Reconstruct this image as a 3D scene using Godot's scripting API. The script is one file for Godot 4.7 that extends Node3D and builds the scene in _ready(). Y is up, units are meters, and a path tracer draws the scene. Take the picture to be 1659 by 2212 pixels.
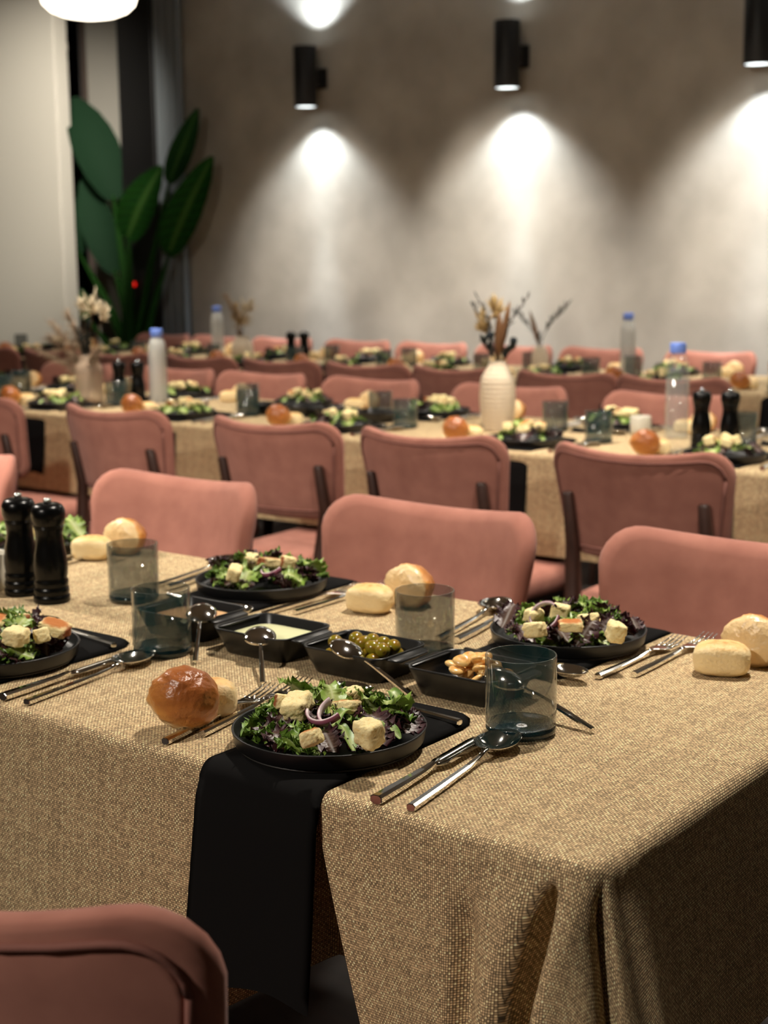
extends Node3D
# A banquet room: one table laid in front, two more behind it, a plaster wall with up-down sconces at the back.
# Axes: x runs along the tables, z across them (the back wall is at -z), y is up, metres.

const TOP := 0.75          # height of the cloth on the tables
var M := {}                # materials
var taken := {}            # node names in use
var rng := RandomNumberGenerator.new()

# ------------------------------------------------------------------ helpers
func numbered(called: String) -> String:
	if not taken.has(called):
		taken[called] = 0
		return called
	taken[called] += 1
	return "%s_%03d" % [called, taken[called]]

func tag(o: Node3D, label: String, category: String, group := "") -> Node3D:
	o.set_meta("label", label)
	o.set_meta("category", category)
	if group != "":
		o.set_meta("group", group)
	return o

func thing(called: String, label: String, category: String, at := Vector3.ZERO, turn := 0.0, group := "") -> Node3D:
	var o := Node3D.new()
	o.name = numbered(called)
	add_child(o)
	o.position = at
	o.rotation.y = turn
	return tag(o, label, category, group)

func begin() -> SurfaceTool:
	var st := SurfaceTool.new()
	st.begin(Mesh.PRIMITIVE_TRIANGLES)
	st.set_smooth_group(0)
	return st

func done(st: SurfaceTool) -> ArrayMesh:
	st.generate_normals()
	st.index()
	return st.commit()

func put(called: String, mesh: Mesh, mat: Material, parent: Node3D = null) -> MeshInstance3D:
	var o := MeshInstance3D.new()
	o.mesh = mesh
	o.material_override = mat
	o.cast_shadow = GeometryInstance3D.SHADOW_CASTING_SETTING_ON
	if parent == null:
		o.name = numbered(called)
		add_child(o)
	else:
		o.name = called
		parent.add_child(o, true)
	return o

func struct(called: String, mesh: Mesh, mat: Material, at := Vector3.ZERO) -> MeshInstance3D:
	var o := put(called, mesh, mat)
	o.position = at
	o.set_meta("kind", "structure")
	return o

func dup(o: Node3D, called: String, label: String, at: Vector3, turn := 0.0, group := "") -> Node3D:
	var c: Node3D = o.duplicate()
	c.name = numbered(called)
	add_child(c)
	c.position = at
	c.rotation = Vector3(0, turn, 0)
	c.set_meta("label", label)
	if c.has_meta("group"):
		c.remove_meta("group")
	if group != "":
		c.set_meta("group", group)
	return c

func quad(st: SurfaceTool, a: Vector3, b: Vector3, c: Vector3, d: Vector3) -> void:
	st.add_vertex(a); st.add_vertex(b); st.add_vertex(c)
	st.add_vertex(a); st.add_vertex(c); st.add_vertex(d)

# Skins a run of rings of equal length; caps are fans.
func loft(st: SurfaceTool, rings: Array, closed := true, cap0 := true, cap1 := true) -> void:
	var n: int = rings[0].size()
	for i in rings.size() - 1:
		var p: PackedVector3Array = rings[i]
		var q: PackedVector3Array = rings[i + 1]
		for j in (n if closed else n - 1):
			var k := (j + 1) % n
			quad(st, p[j], q[j], q[k], p[k])
	if cap0:
		fan(st, rings[0], false)
	if cap1:
		fan(st, rings[-1], true)

func fan(st: SurfaceTool, ring: PackedVector3Array, other: bool) -> void:
	var c := Vector3.ZERO
	for p in ring:
		c += p
	c /= ring.size()
	for j in ring.size():
		var a := ring[j]
		var b := ring[(j + 1) % ring.size()]
		if other:
			st.add_vertex(c); st.add_vertex(b); st.add_vertex(a)
		else:
			st.add_vertex(c); st.add_vertex(a); st.add_vertex(b)

func ring_xz(r: float, y: float, n := 32, c := Vector3.ZERO) -> PackedVector3Array:
	var out := PackedVector3Array()
	for j in n:
		var a := TAU * j / n
		out.append(c + Vector3(cos(a) * r, y, sin(a) * r))
	return out

# prof: (radius, height) pairs from the bottom outside up and round
func lathe(st: SurfaceTool, prof: Array, n := 32, cap0 := true, cap1 := true, c := Vector3.ZERO) -> void:
	var rings := []
	for p in prof:
		rings.append(ring_xz(p[0], p[1], n, c))
	loft(st, rings, true, cap0, cap1)

func lathe_mesh(prof: Array, n := 32, cap0 := true, cap1 := true) -> ArrayMesh:
	var st := begin()
	lathe(st, prof, n, cap0, cap1)
	return done(st)

# a tube along points; radii per point as (half width, half height); up gives the height direction
func tube(st: SurfaceTool, pts: Array, radii: Array, n := 8, power := 2.0, up := Vector3.UP) -> void:
	var rings := []
	for i in pts.size():
		var t: Vector3 = (pts[mini(i + 1, pts.size() - 1)] - pts[maxi(i - 1, 0)]).normalized()
		var side := t.cross(up)
		if side.length() < 0.01:
			side = t.cross(Vector3.RIGHT)
		side = side.normalized()
		var hi := side.cross(t).normalized()
		var r: Vector2 = radii[mini(i, radii.size() - 1)]
		var ring := PackedVector3Array()
		for j in n:
			var a := TAU * (j + 0.5) / n
			var cx := signf(cos(a)) * pow(absf(cos(a)), 2.0 / power)
			var cy := signf(sin(a)) * pow(absf(sin(a)), 2.0 / power)
			ring.append(pts[i] + side * cx * r.x + hi * cy * r.y)
		rings.append(ring)
	loft(st, rings)

func tube_mesh(pts: Array, radii: Array, n := 8, power := 2.0, up := Vector3.UP) -> ArrayMesh:
	var st := begin()
	tube(st, pts, radii, n, power, up)
	return done(st)

# a box with chamfered edges
func box(st: SurfaceTool, lo: Vector3, hi: Vector3, bevel := 0.004) -> void:
	var rings := []
	for k in [[lo.y, bevel], [lo.y + bevel, 0.0], [hi.y - bevel, 0.0], [hi.y, bevel]]:
		var b: float = k[1]
		var y: float = k[0]
		var g := bevel
		rings.append(PackedVector3Array([
			Vector3(lo.x + b + g, y, lo.z + b), Vector3(hi.x - b - g, y, lo.z + b), Vector3(hi.x - b, y, lo.z + b + g), Vector3(hi.x - b, y, hi.z - b - g),
			Vector3(hi.x - b - g, y, hi.z - b), Vector3(lo.x + b + g, y, hi.z - b), Vector3(lo.x + b, y, hi.z - b - g), Vector3(lo.x + b, y, lo.z + b + g)]))
	st.set_smooth_group(-1)
	loft(st, rings)
	st.set_smooth_group(0)

func box_mesh(lo: Vector3, hi: Vector3, bevel := 0.004) -> ArrayMesh:
	var st := begin()
	box(st, lo, hi, bevel)
	return done(st)

# outline of a rounded rectangle; corner radii from top right, anticlockwise
func rounded(w0: float, w1: float, h: float, r_top: float, r_bot: float, n := 7) -> PackedVector2Array:
	# w0 width at the bottom, w1 at the top; origin at the bottom middle
	var out := PackedVector2Array()
	for c in [[1, 1], [-1, 1], [-1, -1], [1, -1]]:
		var r: float = r_top if c[1] > 0 else r_bot
		var w: float = (w1 if c[1] > 0 else w0) / 2
		var mid := Vector2(c[0] * (w - r), (h - r) if c[1] > 0 else r)
		var a0: float = {"1,1": 0.0, "-1,1": PI / 2, "-1,-1": PI, "1,-1": 1.5 * PI}["%d,%d" % c]
		for i in n:
			var a := a0 + PI / 2 * i / (n - 1)
			out.append(mid + Vector2(cos(a), sin(a)) * r)
	# fill the long sides
	var full := PackedVector2Array()
	for i in out.size():
		var a := out[i]
		var b := out[(i + 1) % out.size()]
		full.append(a)
		var steps := int(a.distance_to(b) / 0.035)
		for k in steps:
			full.append(a.lerp(b, float(k + 1) / (steps + 1)))
	return full

# a cushion: the outline swept through its thickness with a soft edge, then bent by a function
func cushion(st: SurfaceTool, line: PackedVector2Array, thick: float, soft: float, bend: Callable) -> void:
	var mid := Vector2.ZERO
	for p in line:
		mid += p
	mid /= line.size()
	var rings := []
	var steps := [[0.12, -1.0], [0.4, -1.0], [0.7, -1.0]]
	for i in 7:
		var a := -PI / 2 + PI * i / 6
		steps.append([cos(a), sin(a)])
	steps.append_array([[0.7, 1.0], [0.4, 1.0], [0.12, 1.0]])
	for k in steps.size():
		var ring := PackedVector3Array()
		var e: float = steps[k][1]
		for p in line:
			var q := p
			if k < 3 or k > 9:
				q = mid + (p - mid).normalized() * ((p - mid).length() - soft) * float(steps[k][0])
			else:
				q = mid + (p - mid).normalized() * ((p - mid).length() - soft * (1.0 - float(steps[k][0])))
			ring.append(bend.call(q.x, q.y, e * thick / 2))
		rings.append(ring)
	loft(st, rings)

func smooth(a: float, b: float, x: float) -> float:
	return smoothstep(a, b, x)

# ------------------------------------------------------------------ materials
func mat(color: Color, rough := 0.6, metal := 0.0) -> StandardMaterial3D:
	var m := StandardMaterial3D.new()
	m.albedo_color = color
	m.roughness = rough
	m.metallic = metal
	return m

func noise_texture(seed_: int, freq: float, lo: Color, hi: Color, size := 512, octaves := 4) -> NoiseTexture2D:
	var n := FastNoiseLite.new()
	n.seed = seed_
	n.frequency = freq
	n.fractal_octaves = octaves
	var t := NoiseTexture2D.new()
	t.width = size
	t.height = size
	t.seamless = true
	t.noise = n
	var g := Gradient.new()
	g.set_color(0, lo)
	g.set_color(1, hi)
	t.color_ramp = g
	return t

# plain weave of coarse yarn: 128 x 128 crossings a tile; one picture for colour, one for relief
func weave() -> Array:
	var side := 1536
	var cells := 128
	var px := side / cells
	var r := RandomNumberGenerator.new()
	r.seed = 5
	var warp := PackedFloat32Array()
	var weft := PackedFloat32Array()
	for i in cells:
		warp.append(r.randf_range(0.90, 1.08))
		weft.append(r.randf_range(0.90, 1.08))
	var slub := PackedFloat32Array()
	for i in cells * cells:
		slub.append(r.randf_range(0.78, 1.16))
	var light := PackedFloat32Array()
	var high := PackedFloat32Array()
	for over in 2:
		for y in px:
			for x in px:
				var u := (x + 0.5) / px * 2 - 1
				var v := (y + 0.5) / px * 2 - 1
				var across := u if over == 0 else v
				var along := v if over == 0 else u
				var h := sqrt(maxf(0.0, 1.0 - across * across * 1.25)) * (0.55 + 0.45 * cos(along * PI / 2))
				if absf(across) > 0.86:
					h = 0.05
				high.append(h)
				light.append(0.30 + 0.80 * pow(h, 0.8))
	var a := PackedByteArray()
	var b := PackedByteArray()
	a.resize(side * side * 3)
	b.resize(side * side)
	var at := 0
	for y in side:
		var cy := y / px
		var iy := y % px
		for x in side:
			var cx := x / px
			var over := (cx + cy) & 1
			var k := (over * px + iy) * px + x % px
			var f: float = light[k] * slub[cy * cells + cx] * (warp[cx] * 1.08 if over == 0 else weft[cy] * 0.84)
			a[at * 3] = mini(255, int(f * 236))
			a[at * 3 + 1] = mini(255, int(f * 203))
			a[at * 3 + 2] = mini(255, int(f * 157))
			b[at] = int(high[k] * 255)
			at += 1
	return [ImageTexture.create_from_image(Image.create_from_data(side, side, false, Image.FORMAT_RGB8, a)), ImageTexture.create_from_image(Image.create_from_data(side, side, false, Image.FORMAT_L8, b))]

func make_materials() -> void:
	var w := weave()
	var c := mat(Color(1, 1, 1), 0.9)
	c.albedo_texture = w[0]
	c.heightmap_enabled = true
	c.heightmap_texture = w[1]
	c.heightmap_scale = 0.055
	c.uv1_scale = Vector3(1 / 0.333, 1 / 0.333, 1)
	c.metallic_specular = 0.3
	M.cloth = c
	var p := mat(Color(1, 1, 1), 0.85)
	p.albedo_texture = noise_texture(3, 0.012, Color(0.59, 0.39, 0.34), Color(0.69, 0.475, 0.415), 512, 4)
	p.uv1_triplanar = true
	p.uv1_scale = Vector3(2.2, 2.2, 2.2)
	p.rim_enabled = true
	p.rim = 0.22
	p.rim_tint = 0.6
	p.metallic_specular = 0.2
	M.velvet = p
	M.seam = mat(Color(0.52, 0.335, 0.295), 0.85)
	var wd := mat(Color(1, 1, 1), 0.45)
	wd.albedo_texture = noise_texture(8, 0.02, Color(0.16, 0.085, 0.06), Color(0.25, 0.14, 0.10), 256, 3)
	wd.uv1_triplanar = true
	wd.uv1_scale = Vector3(18, 2, 18)
	M.wood = wd
	M.stoneware = mat(Color(0.075, 0.075, 0.078), 0.42)
	M.footring = mat(Color(0.16, 0.15, 0.14), 0.5)
	M.tray = mat(Color(0.07, 0.07, 0.072), 0.34)
	M.napkin = mat(Color(0.075, 0.072, 0.072), 0.95)
	M.napkin.metallic_specular = 0.2
	M.steel = mat(Color(0.90, 0.89, 0.87), 0.08, 1.0)
	M.mill = mat(Color(0.02, 0.02, 0.02), 0.26)
	M.mill.metallic_specular = 0.35
	M.knob = mat(Color(0.8, 0.8, 0.8), 0.15, 1.0)
	var g := mat(Color(0.11, 0.24, 0.245, 0.30), 0.02)
	g.transparency = BaseMaterial3D.TRANSPARENCY_ALPHA
	M.smoke = g
	var gb := mat(Color(0.02, 0.13, 0.15, 0.72), 0.03)
	gb.transparency = BaseMaterial3D.TRANSPARENCY_ALPHA
	M.smoke_base = gb
	var cl := mat(Color(0.75, 0.8, 0.8, 0.1), 0.02)
	cl.transparency = BaseMaterial3D.TRANSPARENCY_ALPHA
	M.clear = cl
	var fr := mat(Color(0.80, 0.81, 0.80, 0.62), 0.5)
	fr.transparency = BaseMaterial3D.TRANSPARENCY_ALPHA
	M.frost = fr
	var wx := mat(Color(0.82, 0.80, 0.74, 0.85), 0.4)
	wx.transparency = BaseMaterial3D.TRANSPARENCY_ALPHA
	M.jar = wx
	M.cap = mat(Color(0.42, 0.54, 0.86), 0.5)
	# leaves, bread and cubes carry their own colours on the vertices
	var v := mat(Color(1, 1, 1), 0.5)
	v.vertex_color_use_as_albedo = true
	M.leaf = v.duplicate()
	M.leaf.roughness = 0.42
	M.leaf.backlight_enabled = true
	M.leaf.backlight = Color(0.35, 0.35, 0.35)
	M.bread = v.duplicate()
	M.bread.roughness = 0.55
	M.bread.heightmap_enabled = true
	M.bread.heightmap_texture = noise_texture(21, 0.03, Color.BLACK, Color.WHITE, 256, 5)
	M.bread.uv1_triplanar = true
	M.bread.uv1_scale = Vector3(16, 16, 16)
	M.bread.heightmap_scale = 0.12
	M.crust = M.bread.duplicate()
	M.crust.roughness = 0.33
	M.crust.heightmap_scale = 0.10
	M.crumb = M.bread.duplicate()
	M.crumb.roughness = 0.8
	M.crumb.uv1_scale = Vector3(40, 40, 40)
	M.crumb.heightmap_scale = 0.07
	M.olive = v.duplicate()
	M.olive.roughness = 0.18
	M.bean = v.duplicate()
	M.bean.roughness = 0.25
	M.onion = v.duplicate()
	M.onion.roughness = 0.25
	M.white_dip = mat(Color(0.86, 0.86, 0.68), 0.35)
	M.orange_dip = mat(Color(0.88, 0.70, 0.50), 0.35)
	# the room
	var pl := mat(Color(1, 1, 1), 0.9)
	pl.albedo_texture = noise_texture(31, 0.006, Color(0.66, 0.64, 0.60), Color(0.78, 0.76, 0.72), 1024, 5)
	pl.uv1_triplanar = true
	pl.uv1_world_triplanar = true
	pl.uv1_scale = Vector3(0.33, 0.33, 0.33)
	M.plaster = pl
	M.paint = mat(Color(0.76, 0.745, 0.70), 0.9)
	M.ceiling = mat(Color(0.50, 0.48, 0.45), 0.9)
	var fl := mat(Color(1, 1, 1), 0.75)
	fl.albedo_texture = noise_texture(41, 0.01, Color(0.12, 0.085, 0.065), Color(0.18, 0.125, 0.095), 512, 4)
	fl.uv1_triplanar = true
	fl.uv1_world_triplanar = true
	fl.uv1_scale = Vector3(0.5, 0.5, 2.5)
	M.floor = fl
	M.black = mat(Color(0.05, 0.05, 0.052), 0.5)
	M.curtain = mat(Color(0.50, 0.53, 0.55), 0.9)
	M.dark_glass = mat(Color(0.05, 0.05, 0.055), 0.12)
	M.vase = mat(Color(0.80, 0.74, 0.65), 0.85)
	M.pot = mat(Color(0.10, 0.10, 0.10), 0.6)
	M.soil = mat(Color(0.08, 0.06, 0.05), 1.0)
	M.plant = v.duplicate()
	M.plant.roughness = 0.8
	M.plant.metallic_specular = 0.25
	M.plant.backlight_enabled = true
	M.plant.backlight = Color(0.2, 0.2, 0.2)
	M.dry = v.duplicate()
	M.dry.roughness = 0.9

func glowing(c: Color, e: float) -> StandardMaterial3D:
	var m := mat(c, 0.5)
	m.emission_enabled = true
	m.emission = c
	m.emission_energy_multiplier = e
	return m

# ------------------------------------------------------------------ the camera, the lamps
func spot(called: String, at: Vector3, aim: Vector3, energy: float, angle: float, color: Color, size := 0.05, soft := 1.0) -> void:
	var l := SpotLight3D.new()
	l.name = numbered(called)
	add_child(l)
	l.position = at
	l.look_at_from_position(at, aim, Vector3.UP if absf((aim - at).normalized().y) < 0.98 else Vector3.RIGHT)
	l.light_energy = energy
	l.light_color = color
	l.spot_angle = angle
	l.spot_angle_attenuation = soft
	l.spot_attenuation = 2.0
	l.spot_range = 14.0
	l.light_size = size
	l.shadow_enabled = true

const WARM := Color(1.0, 0.962, 0.905)
const COOL := Color(0.93, 0.97, 1.0)

func downlight(x: float, z: float, energy: float, where: String, aim := Vector3.ZERO, angle := 62.0) -> void:
	var o := thing("ceiling_downlight", "round recessed ceiling downlight " + where, "ceiling light", Vector3(x, 3.3, z))
	put("trim_ring", lathe_mesh([[0.075, -0.012], [0.078, -0.004], [0.078, -0.0005], [0.058, -0.0005], [0.058, -0.010]], 28, false, false), M.paint, o)
	var face := put("diffuser", lathe_mesh([[0.02, -0.006], [0.057, -0.006], [0.057, -0.002], [0.02, -0.002]], 24), glowing(Color(1, 0.93, 0.82), 6.0), o)
	face.name = "lamp_diffuser"
	spot("downlight_beam", Vector3(x, 3.28, z), (Vector3(x, 0, z) if aim == Vector3.ZERO else aim), energy, angle, WARM, 0.06)

func pendant(x: float, y: float, z: float, energy: float, where: String) -> void:
	var o := thing("pendant_lamp", "white glowing opal bowl pendant lamp " + where, "pendant lamp", Vector3(x, y, z))
	put("lamp_bowl", lathe_mesh([[0.004, -0.062], [0.05, -0.060], [0.10, -0.051], [0.14, -0.035], [0.165, -0.012], [0.172, 0.008], [0.168, 0.018], [0.10, 0.020], [0.01, 0.020]], 40), glowing(Color(1.0, 0.95, 0.86), 4.0), o)
	put("shade", lathe_mesh([[0.174, 0.012], [0.178, 0.014], [0.172, 0.05], [0.13, 0.11], [0.06, 0.15], [0.02, 0.165], [0.012, 0.19], [0.010, 0.19]], 40, false, true), M.paint, o)
	put("cord", lathe_mesh([[0.004, 0.185], [0.004, 3.29 - y]], 8), M.black, o)
	spot("pendant_beam", Vector3(x, y - 0.075, z), Vector3(x, 0, z), energy, 72.0, WARM, 0.12)

func sconce(x: float, z: float, where: String) -> void:
	var o := thing("wall_sconce", "black cylinder up-and-down wall light " + where, "wall light", Vector3(x, 2.2, z))
	var r := 0.07
	put("body", lathe_mesh([[r - 0.006, 0.004], [r - 0.006, 0.0], [r - 0.002, 0.0], [r, 0.003], [r, 0.347], [r - 0.002, 0.35], [r - 0.006, 0.35], [r - 0.006, 0.346]], 36, false, false), M.black, o)
	put("bracket", box_mesh(Vector3(-0.035, 0.13, -0.148), Vector3(0.035, 0.22, -0.05), 0.004), M.black, o)
	put("wall_plate", box_mesh(Vector3(-0.05, 0.115, -0.148), Vector3(0.05, 0.235, -0.132), 0.003), M.black, o)
	var lens := lathe_mesh([[0.01, 0.004], [r - 0.0065, 0.004], [r - 0.0065, 0.010], [0.01, 0.010]], 30)
	var glow := glowing(Color(0.97, 1.0, 1.0), 3.0)
	put("lamp_lens", lens, glow, o)
	var up := put("lamp_lens", lens, glow, o)
	up.position.y = 0.336
	for s in [-1, 1]:
		var at := Vector3(x, 2.198 if s < 0 else 2.552, z)
		spot("sconce_beam", at, at + Vector3(0, s, 0), 0.85, 56.0, COOL, 0.02, 0.6)
		spot("sconce_core", at, at + Vector3(0, s, 0), 0.9, 24.0, COOL, 0.03, 1.0)
		spot("sconce_throw", at, at + Vector3(0, s, 0), 5.0, 13.0, COOL, 0.03, 1.0)

func _ready() -> void:
	rng.seed = 11
	var cam := Camera3D.new()
	cam.name = "camera"
	add_child(cam)
	cam.position = Vector3(0, 1.299, 0)
	cam.rotation = Vector3(-0.1704, 0.6632, -0.0112)
	cam.near = 0.05
	cam.far = 60
	var at := CameraAttributesPhysical.new()
	at.frustum_focal_length = 12.0 / (1106.0 / 3177.78)
	at.frustum_focus_distance = 1.62
	at.frustum_near = 0.05
	at.frustum_far = 60.0
	at.exposure_aperture = 4.1
	cam.attributes = at
	cam.fov = rad_to_deg(2 * atan(1106.0 / 3177.78))
	cam.current = true
	var we := WorldEnvironment.new()
	we.name = "world_environment"
	var env := Environment.new()
	env.background_mode = Environment.BG_COLOR
	env.background_color = Color(0.01, 0.01, 0.012)
	env.tonemap_mode = Environment.TONE_MAPPER_LINEAR
	env.tonemap_exposure = 1.0
	env.sdfgi_enabled = true
	env.ssao_enabled = true
	env.ssil_enabled = true
	we.environment = env
	add_child(we)
	make_materials()
	lamps()
	room()
	tables()
	front_table()
	middle_table()
	back_table()
	chairs()
	plant()

func lamps() -> void:
	pendant(-4.23, 2.225, -3.72, 3.4, "hanging over the middle table at the top left")
	pendant(-2.35, 2.225, -3.72, 3.4, "hanging over the middle table above the frame")
	pendant(-0.6, 2.225, -3.72, 2.8, "hanging over the right end of the middle table")
	pendant(-3.35, 2.225, -1.55, 11.0, "hanging over the left end of the front table")
	downlight(-1.7, 2.1, 13.5, "behind the camera", Vector3(-1.5, 0.7, -1.0))
	downlight(-1.1, -2.35, 9.5, "above the aisle behind the front table")
	downlight(-5.95, -5.8, 10.0, "washing the plaster wall on the left", Vector3(-5.95, 0.72, -7.05), 23.0)
	downlight(-4.6, -5.8, 15.0, "washing the plaster wall in the middle", Vector3(-4.6, 0.72, -7.05), 23.0)
	downlight(-3.1, -5.8, 15.0, "washing the plaster wall right of the middle", Vector3(-3.1, 0.72, -7.05), 23.0)
	downlight(-1.6, -5.8, 15.0, "washing the right end of the plaster wall", Vector3(-1.6, 0.72, -7.05), 23.0)
	for k in 4:
		downlight(-6.6 + 1.7 * k, -5.35, 4.5, "in the row above the back table, %s from the left" % ORD[k], Vector3.ZERO, 36.0)
	downlight(-6.2, -5.0, 26.0, "aimed at the pale pier on the left", Vector3(-8.9, 1.7, -7.0), 27.0)
	var labels := ["leftmost of the three, near the big plant", "in the middle of the three", "rightmost of the three, cut off by the frame", "beyond the right edge of the frame"]
	for k in 4:
		sconce(-5.95 + 1.435 * k, -6.9, labels[k])

# ------------------------------------------------------------------ the room
func room() -> void:
	struct("floor", box_mesh(Vector3(-11, -0.1, -8.2), Vector3(3, 0, 3.2), 0.001), M.floor)
	struct("ceiling", box_mesh(Vector3(-11, 3.301, -8.2), Vector3(3, 3.45, 3.2), 0.001), M.ceiling)
	struct("wall_back", box_mesh(Vector3(-7.13, 0, -7.25), Vector3(3, 3.3, -7.05), 0.004), M.plaster)
	struct("wall_recess", box_mesh(Vector3(-11, 0, -8.2), Vector3(-7.13, 3.3, -8.02), 0.001), M.paint)
	struct("wall_pier", box_mesh(Vector3(-11, 0, -6.94), Vector3(-8.128, 3.3, -6.82), 0.006), M.paint)
	struct("wall_left", box_mesh(Vector3(-11, 0, -8.2), Vector3(-10.8, 3.3, 3.2), 0.001), M.paint)
	struct("wall_right", box_mesh(Vector3(2.8, 0, -8.2), Vector3(3, 3.3, 3.2), 0.001), M.paint)
	struct("wall_front", box_mesh(Vector3(-11, 0, 3.0), Vector3(3, 3.3, 3.2), 0.001), M.paint)
	# the glazed door in the recess: black steel frame, dark panes
	var d := Node3D.new()
	d.name = "door_1"
	add_child(d)
	d.set_meta("kind", "structure")
	d.position = Vector3(0, 0, -7.75)
	put("mullion", box_mesh(Vector3(-9.01, 0, -0.03), Vector3(-8.885, 3.2, 0.05), 0.004), M.black, d)
	put("rail", box_mesh(Vector3(-9.8, 2.80, -0.02), Vector3(-9.0, 2.89, 0.04), 0.004), M.black, d)
	put("pane", box_mesh(Vector3(-9.8, 0, -0.02), Vector3(-9.0, 2.88, -0.01), 0.001), mat(Color(0.23, 0.21, 0.20), 0.6), d)
	put("pane", box_mesh(Vector3(-9.8, 2.96, -0.02), Vector3(-9.0, 3.2, -0.01), 0.001), mat(Color(0.23, 0.21, 0.20), 0.6), d)
	struct("trim_1", box_mesh(Vector3(-8.885, 0, -7.86), Vector3(-8.835, 3.3, -7.70), 0.004), mat(Color(0.36, 0.31, 0.28), 0.8))
	struct("wall_reveal", box_mesh(Vector3(-8.835, 0, -7.9), Vector3(-8.2, 3.3, -7.72), 0.004), M.paint)
	# black steel column
	var c := thing("steel_column", "black square steel column behind the big green plant", "column", Vector3(-7.495, 0, -7.06))
	put("shaft", box_mesh(Vector3(-0.165, 0, -0.1), Vector3(0.165, 3.3, 0.1), 0.006), M.black, c)
	put("base_plate", box_mesh(Vector3(-0.19, 0, -0.13), Vector3(0.19, 0.015, 0.13), 0.003), M.black, c)
	var red := put("signal_light", lathe_mesh([[0.003, 0.0], [0.012, 0.001], [0.016, 0.006], [0.012, 0.012], [0.003, 0.014]], 16), glowing(Color(0.9, 0.08, 0.05), 1.2))
	red.position = Vector3(-7.52, 1.14, -6.86)
	red.rotation = Vector3(PI / 2, 0.5, 0)
	tag(red, "small glowing red signal light low on the black column", "signal light")
	red.position = Vector3(-7.575, 1.147, -6.958)
	# grey curtain between the column and the plaster wall
	var st := begin()
	for side in 2:
		var rows := []
		for y in [0.02, 1.6, 3.28]:
			var row := PackedVector3Array()
			for k in 41:
				var u := k / 40.0
				row.append(Vector3(lerpf(-7.33, -7.09, u), y, -7.0 + 0.022 * sin(u * TAU * 3.5) + (0.006 if side else 0.0)))
			rows.append(row)
		loft(st, rows, false, false, false)
	tag(put("curtain", done(st), M.curtain), "narrow blue-grey curtain hanging between the black column and the plaster wall", "curtain")

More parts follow.
